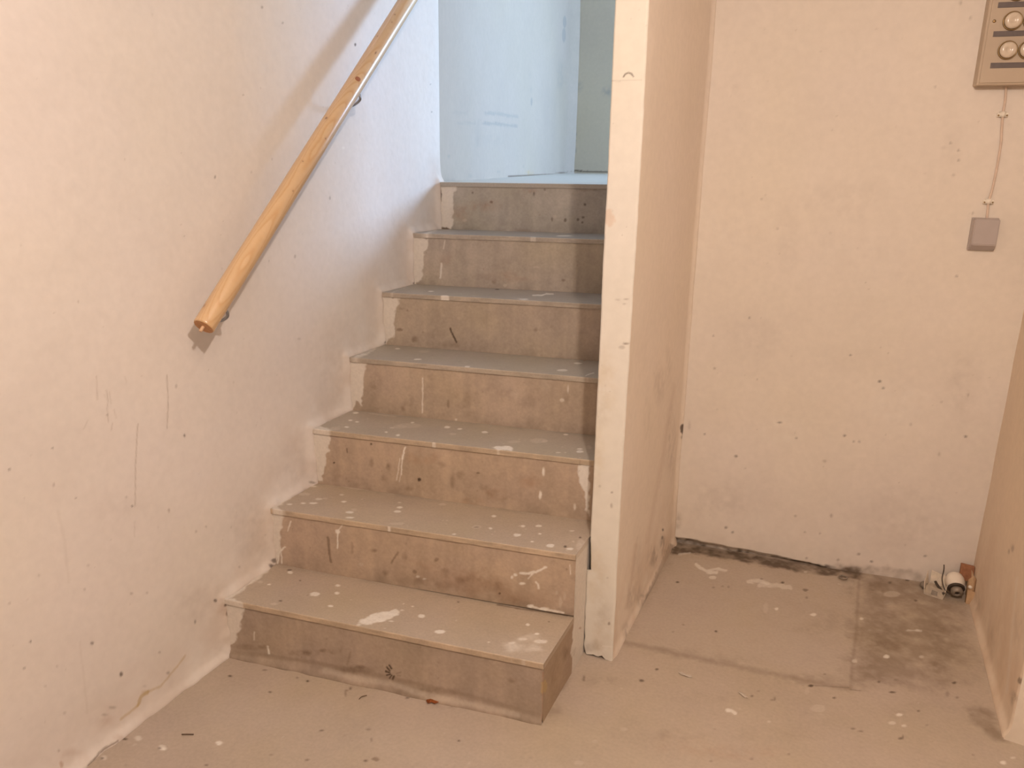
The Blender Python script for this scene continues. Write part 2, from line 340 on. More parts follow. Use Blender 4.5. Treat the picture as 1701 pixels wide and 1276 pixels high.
('b','r',0.22,0.1875,1.1669,0.0788,0.0001,0.0022,-0.0217),
('b','r',0.2,0.094,1.1357,0.0425,-0.0001,0.0013,-0.0352),
('b','r',0.25,0.3574,1.2226,0.0312,0.0002,0.0007,-0.0085),
('b','d',0.2,0.2921,1.0765,0.0916,0.0002,0.0034,-0.0131),
('b','d',0.3,0.5758,1.2318,0.0428,0.0003,0.001,-0.0062),
('s','k',0.8,0.0048,0.014,1.2256,0.0186,1.2061),
('s','k',0.8,0.0048,0.0186,1.2061,0.0159,1.1775),
('b','d',0.8,0.022,1.0756,0.0289,-0.0001,0.001,-0.0078)],
'SD':[
('p','wp',0.95,0.0038,0.3176,0.3529,0.4629,0.3231,0.513,-0.0393,0.3769,0.0507,0.317,0.0507,0.3051,0.0711,0.3185,0.1268,0.3308,0.1919),
('b','r',0.6,0.3784,0.1033,0.011,0.0004,-0.0065,-0.003),
('b','d',0.2,0.1761,0.0917,0.0454,0.0061,-0.03,-0.0738),
('b','d',0.35,0.2648,0.0965,0.0494,0.0023,-0.0311,-0.023),
('b','d',0.35,0.3419,0.048,0.0321,0.0022,-0.0202,-0.0201),
('b','y',0.6,0.113,0.0996,0.017,0.0013,-0.0116,-0.0179)],
'LW':[
('s','g',0.35,0.0026,-0.2849,0.8658,-0.2873,0.8396,-0.2896,0.8145),
('s','g',0.4,0.0024,-0.2661,0.83,-0.2631,0.8087,-0.2689,0.7896,-0.2704,0.7582),
('s','g',0.3,0.0024,-0.258,0.8224,-0.2578,0.7962),
('s','g',0.4,0.0026,-0.2604,0.7523,-0.2661,0.7386),
('s','g',0.25,0.003,-0.2529,0.7823,-0.2498,0.7604),
('s','g',0.55,0.0031,-0.099,0.823,-0.1043,0.7626,-0.114,0.6959),
('s','g',0.6,0.0025,-0.196,0.7305,-0.2149,0.6384,-0.2295,0.5399),
('s','g',0.3,0.0024,-0.3191,0.7755,-0.3316,0.7603),
('s','g',0.25,0.0027,-0.2149,0.8475,-0.212,0.8342),
('s','g',0.3,0.0022,-0.2357,0.5029,-0.2408,0.4668),
('s','g',0.1,0.0067,-0.4138,0.6038,-0.4108,0.5332,-0.4152,0.44),  # faint vertical shadow streak, painted as wall colour
('s','g',0.1,0.0057,-0.4118,0.2901,-0.4171,0.1857,-0.4203,0.1137),
('s','g',0.3,0.0019,-0.2718,0.822,-0.2662,0.8082),
('b','k',0.7,-0.2368,0.5429,0.0025,-0.0003,-0.0011,-0.0023),
('b','k',0.7,-0.0641,0.6602,0.0037,-0.0005,-0.0012,-0.0039),
('b','k',0.7,-0.4065,0.7418,0.0018,-0.0003,-0.0006,-0.0017),
('b','k',0.6,-0.4999,0.7295,0.0021,-0.0004,-0.0007,-0.0021),
('b','k',0.5,-0.3708,0.6171,0.0019,-0.0003,-0.0008,-0.0018),
('b','k',0.7,-0.5166,0.3556,0.002,-0.0004,-0.0012,-0.0022),
('b','k',0.6,-0.3836,0.2704,0.0042,-0.0005,-0.0026,-0.0037),
('b','k',0.6,-0.5388,0.307,0.0019,-0.0003,-0.0012,-0.0021),
('b','k',0.75,-0.3252,0.1514,0.0037,-0.0009,-0.0024,-0.006),
('b','k',0.5,-0.0944,0.157,0.0031,-0.0007,-0.0018,-0.0053),
('b','k',0.7,-0.0248,0.1824,0.0049,-0.0005,-0.0027,-0.0041),
('b','k',0.6,0.0003,0.1317,0.0034,-0.0008,-0.0019,-0.0069),
('b','k',0.8,0.7349,1.658,0.0048,-0.0003,0.0006,-0.0044),
('b','k',0.7,0.6363,0.6924,0.005,-0.0002,-0.0011,-0.003),
('b','k',0.7,0.2054,0.1894,0.01,-0.0008,-0.0049,-0.0075),
('b','k',0.7,0.1876,0.1825,0.0099,-0.0006,-0.0049,-0.0056),
('b','k',0.7,0.8381,0.8789,0.0075,-0.0004,-0.0011,-0.0072),
('b','k',0.7,1.0293,0.8975,0.0093,-0.0002,-0.0012,-0.0043),
('b','k',0.6,0.8291,0.719,0.0151,-0.0003,-0.003,-0.0053),
('b','k',0.5,0.3938,0.3649,0.0114,-0.0003,-0.0043,-0.0039),
('b','k',0.5,0.5956,0.5288,0.0098,-0.0003,-0.0028,-0.004),
('b','k',0.5,0.4034,1.6677,0.0037,-0.0002,0.0006,-0.0022),
('b','k',0.5,0.1122,1.2758,0.003,-0.0005,-0.0,-0.0043),
('b','k',0.4,0.5695,1.2111,0.0036,-0.0004,-0.0001,-0.0052),
('b','k',0.3,0.2399,1.2869,0.0027,-0.0002,-0.0,-0.0018),
('b','k',0.3,1.1953,1.5869,0.0057,-0.0001,0.0005,-0.0026),
('b','k',0.4,1.2033,1.4938,0.0058,-0.0001,0.0004,-0.0027),
('s','k',0.8,0.0075,0.0194,0.1692,0.0088,0.1658,-0.0,0.1578),
('s','k',0.5,0.0035,0.8458,0.8819,0.9077,0.8858),
('b','d',0.45,-0.1959,0.0694,0.0053,-0.0005,-0.0035,-0.0036),
('b','d',0.35,-0.2687,0.3336,0.0048,-0.0004,-0.0026,-0.0029),
('b','d',0.35,-0.2261,0.3123,0.0033,-0.0003,-0.0018,-0.0023),
('b','d',0.4,-0.5443,0.4597,0.0018,-0.0003,-0.001,-0.002),
('b','d',0.25,-0.4769,0.4874,0.0025,-0.0004,-0.0013,-0.0026),
('b','d',0.25,-0.3659,0.4549,0.0028,-0.0004,-0.0014,-0.0027),
('b','d',0.35,-0.2125,0.1397,0.0038,-0.0005,-0.0024,-0.0035),
('b','d',0.25,-0.4706,0.267,0.0026,-0.0004,-0.0017,-0.0027),
('b','d',0.3,-0.3825,0.4045,0.0028,-0.0004,-0.0015,-0.0027),
('b','d',0.3,-0.0265,0.3982,0.004,-0.0004,-0.0018,-0.0032),
('b','d',0.3,-0.0613,0.4006,0.0039,-0.0004,-0.0017,-0.0032),
('b','d',0.35,0.0763,0.2303,0.0034,-0.0004,-0.0017,-0.0035),
('b','d',0.3,-0.5028,0.2394,0.002,-0.0003,-0.0014,-0.0021),
('b','d',0.4,-0.4981,0.0727,0.0026,-0.0004,-0.002,-0.0028),
('b','d',0.35,-0.3577,0.0833,0.009,-0.0005,-0.0064,-0.0036),
('b','d',0.35,-0.3797,0.0779,0.0073,-0.0004,-0.0053,-0.003),
('b','d',0.3,-0.0758,0.7897,0.0036,-0.0006,-0.0009,-0.0047),
('b','d',0.35,-0.1376,0.4907,0.0035,-0.0007,-0.0015,-0.0052),
('b','d',0.45,-0.4153,0.6641,0.0017,-0.0006,-0.0006,-0.0038),
('b','d',0.35,-0.2495,0.5707,0.0023,-0.0003,-0.0009,-0.0021),
('b','d',0.45,0.3241,1.6923,0.0046,-0.0003,0.0008,-0.0031),
('b','d',0.4,0.2298,1.4741,0.003,-0.0002,0.0002,-0.002),
('b','d',0.35,0.3939,1.0548,0.0042,-0.0005,-0.0004,-0.0051),
('b','d',0.25,0.3918,0.8152,0.0081,-0.0003,-0.0016,-0.0035),
('b','d',0.4,-0.2711,0.775,0.0024,-0.0003,-0.0007,-0.0021),
('b','d',0.25,-0.4715,0.1508,0.0033,-0.0005,-0.0024,-0.0035),
('b','d',0.2,-0.2668,0.0788,0.0049,-0.0003,-0.0034,-0.0023),
('s','y',0.45,0.0064,-0.1384,0.0819,-0.166,0.0693,-0.2209,0.0493,-0.2605,0.059),
('s','y',0.65,0.0098,-0.2605,0.059,-0.2808,0.0594,-0.2918,0.044),
('s','y',0.5,0.0069,-0.2918,0.044,-0.3188,0.0404,-0.3421,0.0405),
('b','y',0.5,-0.2691,0.0624,0.0099,-0.0009,-0.0068,-0.0063),
('s','d',0.7,0.0045,-0.4497,0.0006,-0.4176,0.0062,-0.3888,0.0053,-0.3693,0.0036),
('b','r',0.16,-0.3835,0.0741,0.0321,-0.0044,-0.0235,-0.0296),
('b','r',0.16,-0.4698,0.0377,0.032,-0.0031,-0.0254,-0.02),
('b','r',0.5,-0.4991,0.0388,0.0039,-0.0011,-0.0031,-0.007),
('b','r',0.2,-0.3634,0.0093,0.012,-0.0013,-0.0092,-0.0091),
('b','r',0.18,-0.0071,0.1452,0.0168,-0.0033,-0.0094,-0.0276),
('b','d',0.1,0.1411,0.3149,0.0938,-0.0116,-0.0419,-0.1064),
('b','d',0.07,0.3634,0.4157,0.1113,-0.0087,-0.0404,-0.0947),
('b','d',0.06,0.5699,0.7083,0.1578,-0.0089,-0.0352,-0.1158),
('b','d',0.07,-0.0558,0.194,0.1201,-0.0082,-0.0661,-0.067),
('b','d',0.05,-0.2544,0.5367,0.094,-0.0061,-0.0396,-0.0425),
('b','wb',0.6,0.6537,1.3562,0.0078,-0.0003,0.0002,-0.0035),
('b','wb',0.15,0.9013,0.914,0.0233,-0.0021,-0.003,-0.0416)],
'HW':[
('a','c',0.45,5.0,2.194,1.5447,0.01139,0.00012,0.00069,-0.00272,-24.1,-2.2,-1.0,-1.3,29.2,4.0),
('a','c',0.25,4.0,1.6195,1.4767,0.00839,-1e-05,0.00043,-0.00235,-13.5,-0.5,14.5,0.5),
('a','c',0.55,5.0,2.1885,1.4987,0.0114,0.00012,0.00056,-0.00274,-25.3,-1.9,-0.3,-1.0,30.0,3.3),
('a','c',0.2,4.0,1.5224,1.5105,0.00789,-3e-05,0.00049,-0.00227,-9.7,-0.5,10.2,0.5),
('a','c',0.15,8.0,1.7912,1.447,0.00927,3e-05,0.00037,-0.00249,1.5,-20.0,-1.5,20.0),
('b','c',0.65,3.8487,2.2221,0.0659,0.0068,0.0107,-0.0352),
('b','c',0.6,3.8417,2.1409,0.066,0.0082,0.0098,-0.0427),
('b','c',0.25,3.7774,1.8859,0.1308,0.0173,0.0136,-0.0947),
('b','c',0.6,2.8794,1.654,0.0263,0.0023,0.002,-0.022),
('b','c',0.25,2.8579,1.7121,0.0306,0.0025,0.0027,-0.0248),
('b','c',0.2,2.8199,1.7861,0.03,0.003,0.0031,-0.0305),
('b','c',0.5,2.1713,1.2814,0.0343,0.0002,-0.0002,-0.0056),
('b','c',0.5,2.7151,1.3074,0.0236,0.0009,0.0,-0.0109),
('b','c',0.5,1.3755,1.3416,0.0146,-0.0001,0.0002,-0.0045),
('b','c',0.12,2.0235,1.4245,0.2319,0.001,0.0074,-0.0319),
('b','c',0.4,1.662,1.2667,0.0262,0.0,-0.0003,-0.0049),
('b','c',0.3,1.8751,1.2541,0.0295,0.0001,-0.0004,-0.0052),
('b','y',0.5,2.8869,1.271,0.1274,0.0013,-0.0008,-0.0133),
('a','k',0.7,1.6,3.234,1.2598,0.01842,0.00046,-0.00015,-0.00358,-46.6,2.9,-6.1,1.0,20.0,-0.5,51.7,-4.7)],
'EW':[
('b','c',0.3,-0.4657,1.8531,0.0315,0.0016,-0.0007,-0.0401),
('b','c',0.4,-0.2643,1.8169,0.0395,0.0019,-0.0008,-0.0397),
('b','c',0.5,-0.4805,1.5354,0.0069,0.0008,-0.0,-0.0207),
('b','c',0.6,-0.4806,1.4189,0.0069,0.0006,0.0,-0.0167),
('b','c',0.4,-0.4785,1.4856,0.0055,0.0003,0.0,-0.0083),
('a','k',0.8,2.5,-0.3989,1.2748,0.00459,0.00018,8e-05,-0.00422,-22.7,-0.5,-14.6,-1.0,-0.5,0.5,37.1,1.0)],
'NB':[
('b','k',0.6,1.1727,0.8458,0.003,0.0003,0.0002,-0.0032),
('b','k',0.5,1.0643,0.7771,0.0027,0.0002,0.0002,-0.0028),
('b','k',0.6,1.488,0.7481,0.0028,0.0004,0.0002,-0.0031),
('b','k',0.75,1.5827,0.6701,0.0043,0.0005,0.0004,-0.0039),
('b','k',0.75,1.5958,0.6496,0.0038,0.0004,0.0004,-0.0031),
('b','k',0.6,1.7489,1.0131,0.0024,0.0004,0.0001,-0.0027),
('b','k',0.75,1.3003,0.501,0.006,0.0003,0.0007,-0.0029),
('b','k',0.6,1.0623,0.4311,0.0028,0.0002,0.0003,-0.003),
('b','k',0.65,1.5032,0.4788,0.0036,0.0004,0.0004,-0.0037),
('b','k',0.45,1.5324,0.4624,0.0029,0.0004,0.0004,-0.0033),
('b','k',0.45,1.5494,0.4637,0.0028,0.0004,0.0004,-0.0033),
('b','k',0.65,1.8481,0.5184,0.0036,0.0006,0.0004,-0.0039),
('b','k',0.6,1.1729,0.3648,0.0051,0.0004,0.0007,-0.0046),
('b','k',0.5,1.3582,0.4528,0.003,0.0004,0.0004,-0.0034),
('b','k',0.6,1.1627,0.0968,0.0044,0.0004,0.0007,-0.0046),
('b','k',0.5,1.1864,0.0821,0.004,0.0004,0.0007,-0.0046),
('b','k',0.6,1.6391,0.0474,0.0044,0.0006,0.0008,-0.0044),
('b','k',0.5,1.7946,0.0948,0.0045,0.0006,0.0008,-0.0043),
('b','k',0.85,0.9825,0.4403,0.0045,0.0014,0.0005,-0.0197),
('b','k',0.45,1.6765,1.3933,0.0028,0.0004,0.0,-0.003),
('b','k',0.5,1.6997,1.3731,0.0028,0.0004,0.0,-0.003),
('b','k',0.45,1.7037,1.3464,0.0028,0.0005,0.0,-0.003),
('b','k',0.3,1.6467,1.7637,0.003,0.0007,-0.0001,-0.0046),
('b','k',0.3,1.6766,1.7244,0.003,0.0007,-0.0001,-0.0046),
('b','k',0.3,1.6148,1.5468,0.0025,0.0005,-0.0,-0.0032),
('b','d',0.4,1.0772,0.6668,0.0039,0.0003,0.0004,-0.0041),
('b','d',0.3,1.4536,0.3841,0.0055,0.0005,0.0007,-0.0042),
('b','d',0.3,1.7836,0.4521,0.0034,0.0009,0.0004,-0.006),
('b','d',0.3,1.6904,0.5398,0.0034,0.0005,0.0004,-0.004),
('b','d',0.4,1.8343,0.6523,0.0026,0.0007,0.0003,-0.0046),
('b','d',0.35,1.7657,0.6217,0.0026,0.0005,0.0003,-0.0031),
('b','d',0.4,1.3837,0.1752,0.0042,0.0005,0.0007,-0.0044),
('b','d',0.4,1.4961,0.1937,0.0037,0.0008,0.0006,-0.0065),
('b','d',0.45,1.5957,0.0667,0.0055,0.0007,0.001,-0.0053),
('b','d',0.5,1.5354,0.0358,0.0041,0.0005,0.0007,-0.0045),
('b','d',0.45,1.4366,0.0253,0.0038,0.0005,0.0007,-0.0045),
('b','d',0.4,1.4681,0.1237,0.003,0.0004,0.0005,-0.0035),
('b','d',0.4,1.4204,0.1213,0.003,0.0004,0.0005,-0.0035),
('b','d',0.25,1.0099,0.4567,0.006,0.0013,0.0007,-0.0174),
('b','d',0.25,0.9949,0.0886,0.0167,0.0026,0.0027,-0.0373),
('b','d',0.25,1.174,1.2222,0.0036,0.0004,0.0001,-0.0037),
('b','d',0.25,1.231,1.1336,0.0036,0.0004,0.0001,-0.0037),
('b','d',0.08,1.064,1.5472,0.0106,0.0015,-0.0001,-0.0173),
('b','d',0.12,1.6599,1.3794,0.0078,0.0007,0.0001,-0.005),
('b','d',0.25,1.6975,1.3043,0.0047,0.0005,0.0001,-0.0034),
('b','wb',0.14,1.6457,0.601,0.1025,0.0116,0.011,-0.0866),
('b','wb',0.14,1.3049,0.474,0.0676,0.0051,0.008,-0.0503),
('b','wb',0.08,1.067,1.0894,0.093,0.0112,0.0039,-0.1333),
('b','wb',0.05,1.4639,1.0511,0.136,0.0135,0.0066,-0.11),
('b','d',0.05,1.4083,1.2302,0.152,0.0085,0.004,-0.071),
('b','d',0.05,1.1879,0.7829,0.1121,0.0074,0.0089,-0.08),
('b','d',0.06,1.2668,1.0977,0.0355,0.0116,0.0015,-0.1115),
('b','d',0.08,1.8167,0.6814,0.0487,0.0172,0.0048,-0.1139),
('b','d',0.09,1.1217,0.1963,0.1209,0.0074,0.018,-0.0903),
('b','d',0.07,1.7112,0.22,0.1402,0.0171,0.022,-0.1264),
('b','d',0.04,1.6811,1.3729,0.031,0.0148,0.0003,-0.0999),
('p','k',0.78,0.0054,0.9732,0.0017,0.9851,0.0157,1.021,0.0193,1.0457,0.0282,1.0657,0.0149,1.0991,0.0159,1.1578,0.0093,1.2401,0.0048,1.3406,0.0037,1.4388,0.0049,1.5252,0.0089,1.6093,0.0173,1.6123,-0.0071,1.4219,-0.0189,1.1601,-0.0187,1.0557,-0.0202,0.9751,-0.0269),  # hollow at the wall foot: its shade painted in, together with brown soil
('p','d',0.4,0.0081,1.5244,0.0156,1.6082,0.0261,1.6817,0.0326,1.7909,0.0324,1.7964,-0.0067,1.5288,-0.0225)],
'DF':[
('s','k',0.85,0.003,0.9334,1.511,0.9374,1.516,0.9442,1.5183,0.9513,1.5156,0.9558,1.5104),
('s','d',0.35,0.002,0.9043,1.5028,0.9256,1.501),
('s','d',0.22,0.0018,0.9255,1.5023,0.9756,1.5023),
('p','pk',0.5,0.0029,0.9025,1.2133,0.923,1.2182,0.9258,1.1931,0.9161,1.1801,0.9025,1.1823),
('b','d',0.3,0.9631,0.9942,0.0045,0.0001,0.0004,-0.0019),
('b','d',0.5,0.9572,0.4995,0.0032,0.0002,0.0006,-0.003),
('b','d',0.25,0.9233,0.5102,0.0032,0.0002,0.0006,-0.0034),
('b','d',0.6,0.973,0.8966,0.0075,0.0002,0.0008,-0.003),
('b','d',0.3,0.9629,0.8865,0.0076,0.0002,0.0008,-0.0045),
('b','d',0.6,0.969,0.1153,0.0034,0.0002,0.0009,-0.0044),
('b','d',0.25,0.9572,0.2517,0.0033,0.0001,0.0008,-0.0029),
('b','d',0.4,0.9583,0.4624,0.0032,0.0003,0.0006,-0.0068),
('b','d',0.07,0.9207,0.7046,0.019,0.0015,0.0027,-0.032),
('b','d',0.2,0.9265,0.0299,0.0276,0.001,0.0078,-0.0227),
('b','d',0.1,0.9474,0.1394,0.027,0.0026,0.0071,-0.0551),
('b','d',0.25,0.9461,1.0032,0.006,0.0001,0.0005,-0.0022),
('b','d',0.35,0.967,1.0063,0.006,0.0001,0.0005,-0.0022),
('b','y',0.16,0.9247,0.7847,0.0313,0.0045,0.0039,-0.0938),
('b','y',0.16,0.9099,0.5884,0.0226,0.0045,0.0038,-0.0991),
('b','y',0.16,0.9255,0.2441,0.0336,0.0049,0.008,-0.1078),
('b','y',0.16,0.9509,0.0653,0.034,0.0035,0.0095,-0.0747),
('s','w',0.8,0.0041,0.9555,0.041,0.9794,0.0449)],
'DR':[
('b','k',0.7,0.9918,0.1404,0.0183,0.0016,-0.0082,-0.0056),
('b','k',0.6,0.9912,0.1117,0.0184,0.0022,-0.0084,-0.0077),
('b','k',0.7,0.5994,-0.0345,0.023,0.0012,-0.0139,-0.0061),
('b','k',0.85,1.1797,0.4391,0.0225,0.0078,-0.007,-0.0223),
('b','k',0.4,1.1797,0.4104,0.017,0.0035,-0.0054,-0.01),
('b','k',0.5,0.7456,0.0235,0.0257,0.0017,-0.0139,-0.0073),
('b','d',0.2,0.602,0.0953,0.0607,0.0104,-0.033,-0.0494),
('b','d',0.3,0.8764,0.0955,0.0942,0.0118,-0.0457,-0.0447),
('b','d',0.3,1.0105,0.0758,0.0624,0.0137,-0.0292,-0.0471),
('b','d',0.3,0.7513,-0.0009,0.0865,0.0138,-0.0476,-0.0587),
('b','d',0.3,0.5684,0.0003,0.0596,0.0073,-0.0355,-0.0366),
('b','d',0.12,0.7916,0.696,0.0825,0.019,-0.0209,-0.0675),
('b','d',0.15,1.0403,0.4253,0.082,0.0453,-0.0272,-0.1425),
('b','d',0.08,0.6639,0.1885,0.0631,0.0304,-0.0309,-0.1341),
('b','d',0.06,0.6656,0.6218,0.06,0.0241,-0.018,-0.0969),
('b','d',0.08,0.8963,0.7457,0.0534,0.0313,-0.0119,-0.1015),
('b','d',0.3,0.511,-0.0346,0.057,0.0051,-0.0358,-0.0271),
('a','r',0.2,5.0,0.5908,0.1694,0.00746,0.00046,-0.00384,-0.00219,7.3,-53.4,1.3,1.7,-8.6,51.3),
('a','r',0.12,6.0,0.897,0.419,0.00926,0.00065,-0.00327,-0.00226,22.0,-129.0,1.7,-6.7,-22.8,130.5),
('a','d',0.45,5.0,0.7573,-0.0072,0.00872,0.00058,-0.00481,-0.00246,51.4,-109.4,24.8,-54.7,-0.6,1.6,-20.4,48.9,-41.3,84.1)],
'FL':[
('p','d',0.13,0.0203,0.9619,1.0648,0.9936,1.1435,1.0254,1.0944,0.9959,0.7189,1.004,0.5467,0.9844,0.4892,0.987,0.4196,0.9799,0.569),
('p','fp',0.55,0.0123,1.0062,1.0855,1.1712,1.1149,1.367,1.1463,1.5988,1.1834,1.5932,0.8513,1.5874,0.5718,1.4192,0.5533,1.2294,0.5367,1.0282,0.5221,0.9976,0.5372,1.0002,0.8182),
('p','k',0.7,0.0091,0.977,1.1208,0.9955,1.2058,1.07,1.2148,1.2593,1.2181,1.4193,1.2305,1.5543,1.2607,1.6303,1.2778,1.6005,1.1928,1.4999,1.1723,1.3659,1.1593,1.1664,1.1458,1.0635,1.1365,1.0033,1.0987),  # floor side of the hollow, painted shade mixed with brown soil
('p','d',0.42,0.0375,1.6078,1.2269,1.7414,1.267,1.8464,1.2307,1.8892,1.1316,1.8963,0.9571,1.8691,0.7592,1.8045,0.6737,1.7169,0.6474,1.5962,0.5785,1.603,0.8558),
('b','d',0.35,1.6775,0.8565,0.0647,-0.0024,0.0297,-0.1142),
('b','d',0.25,1.6438,0.6851,0.0364,-0.0005,0.0167,-0.0589),
('b','d',0.3,1.8233,0.9235,0.0422,-0.0104,0.0194,-0.1381),
('b','d',0.3,1.6662,1.1679,0.0435,-0.0009,0.0202,-0.059),
('b','d',0.4,1.8083,0.7633,0.0244,-0.0032,0.0112,-0.0427),
('b','d',0.3,1.8302,0.7272,0.015,-0.002,0.0069,-0.0236),
('b','d',0.45,1.9359,0.7699,0.0075,-0.0052,0.0034,-0.0419),
('b','d',0.3,1.9324,0.8114,0.0091,-0.003,0.0042,-0.0248),
('b','d',0.12,1.5287,0.8914,0.0503,0.0022,0.0232,-0.0635),
('b','d',0.12,1.4813,0.8168,0.0427,0.0018,0.0196,-0.0336),
('b','d',0.14,1.2901,0.5676,0.0766,0.0041,0.0351,-0.0284),
('b','d',0.16,1.1311,0.5253,0.0773,0.0061,0.0355,-0.0282),
('b','d',0.18,1.495,0.5654,0.0888,0.0015,0.0406,-0.0273),
('b','d',0.08,1.7121,0.5271,0.0841,-0.0016,0.0383,-0.0406),
('b','d',0.12,0.9816,0.325,0.0584,0.0105,0.0267,-0.034),
('p','d',0.5,0.0145,1.8559,0.5977,1.8913,0.6392,1.9095,0.6221,1.9249,0.5872,1.9364,0.5109,1.9103,0.5036,1.8786,0.5258),
('a','d',0.32,8.0,1.3016,0.5386,0.00151,0.00039,0.00069,-0.00276,-203.5,-41.4,-128.3,-27.3,-44.9,-8.6,54.8,11.4,117.1,24.8,180.0,36.0),
('a','d',0.3,5.0,1.597,0.8508,0.00163,3e-05,0.00075,-0.00338,7.6,-105.5,1.7,-0.7,-7.4,83.3),
('a','k',0.4,2.0,1.6007,0.5616,0.00145,2e-05,0.00066,-0.00267,-9.0,-1.0,9.0,1.0),
('a','k',0.3,2.0,1.537,0.5501,0.00146,0.0001,0.00067,-0.00267,-32.6,-2.5,32.4,2.5),
('a','w',0.7,5.0,1.1263,1.0433,0.00187,0.00074,0.00087,-0.00417,-15.2,-8.1,-9.0,-2.0,6.0,5.0,17.9,5.0),
('a','w',0.6,4.0,1.1644,1.0565,0.00187,0.00068,0.00087,-0.00419,-14.0,1.0,-0.0,-2.0,14.0,1.0),
('a','w',0.5,6.0,1.3012,1.0324,0.00182,0.00047,0.00084,-0.00404,-17.0,-0.0,2.0,-2.0,15.0,2.0),
('a','w',0.45,7.0,1.3547,1.0304,0.00181,0.00038,0.00084,-0.004,-26.0,-1.3,2.0,-1.3,23.9,2.7),
('a','w',0.4,3.0,1.0382,1.1247,0.00194,0.00091,0.00091,-0.00447,-9.0,1.0,9.0,-1.0),
('a','w',0.4,3.0,1.7582,0.9358,0.00165,-0.00018,0.00076,-0.00351,-11.5,-0.5,11.5,0.5),
('a','w',0.8,5.0,1.3147,0.341,0.00139,0.00034,0.00063,-0.00231,-6.7,-2.0,0.3,-1.0,6.3,3.0),
('b','w',0.6,1.1581,0.9982,0.011,0.002,0.0051,-0.0121),
('b','w',0.8,1.3722,0.8852,0.0058,0.0008,0.0027,-0.0086),
('b','w',0.8,1.4784,0.9008,0.0085,0.0005,0.0039,-0.0086),
('b','w',0.7,1.6142,0.938,0.0051,0.0,0.0023,-0.0072),
('b','w',0.8,1.6793,0.7583,0.0078,-0.0002,0.0036,-0.0093),
('b','w',0.4,1.7703,0.8001,0.0062,-0.0004,0.0029,-0.0076),
('b','w',0.5,1.5972,0.6994,0.0062,0.0001,0.0028,-0.009),
('b','w',0.8,1.703,0.5032,0.0069,-0.0002,0.0032,-0.0065),
('b','w',0.5,1.6854,0.4638,0.0082,-0.0002,0.0037,-0.0072),
('b','w',0.6,1.7123,0.4642,0.0054,-0.0002,0.0025,-0.0048),
('b','w',0.8,1.9168,0.4222,0.0064,-0.0009,0.0029,-0.0066),
('b','w',0.5,1.94,0.4495,0.0052,-0.0007,0.0024,-0.0045),
('b','w',0.5,1.1906,0.4374,0.0044,0.0015,0.002,-0.0078),
('b','w',0.9,0.2322,-0.2735,0.0064,0.0052,0.0029,-0.0055),
('b','w',0.5,0.0485,-0.3392,0.0077,0.0072,0.0035,-0.0065),
('b','w',0.6,0.1239,-0.3387,0.0082,0.0069,0.0037,-0.0065),
('b','w',0.8,0.1294,-0.3404,0.005,0.004,0.0023,-0.0037),
('b','w',0.5,0.0292,-0.4173,0.0062,0.0056,0.0028,-0.0047),
('b','w',0.4,1.7674,0.9417,0.0066,-0.0004,0.003,-0.007),
('b','w',0.3,1.4388,1.1707,0.0056,0.0005,0.0026,-0.0087),
('b','pl',0.5,1.3406,0.8782,0.0069,0.0035,0.0032,-0.0324),
('b','pl',0.55,1.7029,1.1356,0.025,-0.0006,0.0116,-0.0205),
('b','pl',0.3,1.6822,1.0744,0.028,-0.0004,0.013,-0.0197),
('b','pl',0.5,1.5146,0.4446,0.0168,0.0008,0.0077,-0.0159),
('b','pl',0.4,1.0864,0.1678,0.008,0.0019,0.0036,-0.007),
('b','pl',0.2,1.5202,0.4151,0.0138,0.0007,0.0063,-0.0143),
('b','pl',0.2,1.4957,0.399,0.0083,0.0007,0.0038,-0.0118),
('b','pl',0.3,1.0349,0.0991,0.0065,0.0018,0.003,-0.0058),
('b','pl',0.4,1.0222,0.0166,0.0101,0.0024,0.0046,-0.0071),
('b','pl',0.3,1.4849,0.5061,0.0058,0.0009,0.0026,-0.0156),
('a','pl',0.3,12.0,1.9315,0.9123,0.00159,-0.00039,0.00073,-0.00335,-23.1,-69.4,-6.5,-29.9,8.5,20.7,17.2,65.5),
('b','k',0.75,1.2208,0.6833,0.0045,0.0009,0.0021,-0.0057),
('b','k',0.85,1.4916,0.5321,0.0064,0.0003,0.0029,-0.0058),
('b','k',0.75,1.6885,0.5924,0.008,-0.0001,0.0036,-0.0043),
('b','k',0.75,1.8428,0.7077,0.0053,-0.0005,0.0024,-0.0052),
('b','k',0.75,1.551,0.5056,0.0037,0.0001,0.0017,-0.0041),
('b','k',0.6,1.3548,0.4236,0.0029,0.0004,0.0013,-0.0035),
('b','k',0.75,1.1036,0.4318,0.0039,0.0011,0.0018,-0.0047),
('b','k',0.6,1.7484,0.5399,0.0036,-0.0002,0.0017,-0.0041),
('b','k',0.6,1.7023,0.4113,0.0053,-0.0002,0.0024,-0.0046),
('b','k',0.6,1.7078,0.4183,0.002,-0.0003,0.0009,-0.0069),
('b','k',0.55,1.4467,1.0454,0.0079,0.0006,0.0037,-0.0096),
('b','k',0.75,1.3744,1.0621,0.0055,0.0006,0.0025,-0.0065),
('b','k',0.4,1.1255,0.6772,0.0026,0.0008,0.0012,-0.0041),
('b','k',0.75,1.0574,0.9192,0.0054,0.0012,0.0025,-0.0058),
('b','k',0.75,1.7539,1.2597,0.0063,-0.0005,0.0029,-0.0115),
('b','k',0.5,1.6997,1.2148,0.0066,-0.0003,0.0031,-0.0104),
('b','k',0.6,1.772,1.1238,0.0053,-0.0004,0.0024,-0.0072),
('b','k',0.4,1.4534,0.9961,0.0035,0.0005,0.0016,-0.0077),
('b','k',0.4,1.2151,0.9587,0.0036,0.0009,0.0017,-0.0058),
('b','k',0.4,1.1709,0.9341,0.0036,0.0009,0.0017,-0.0054),
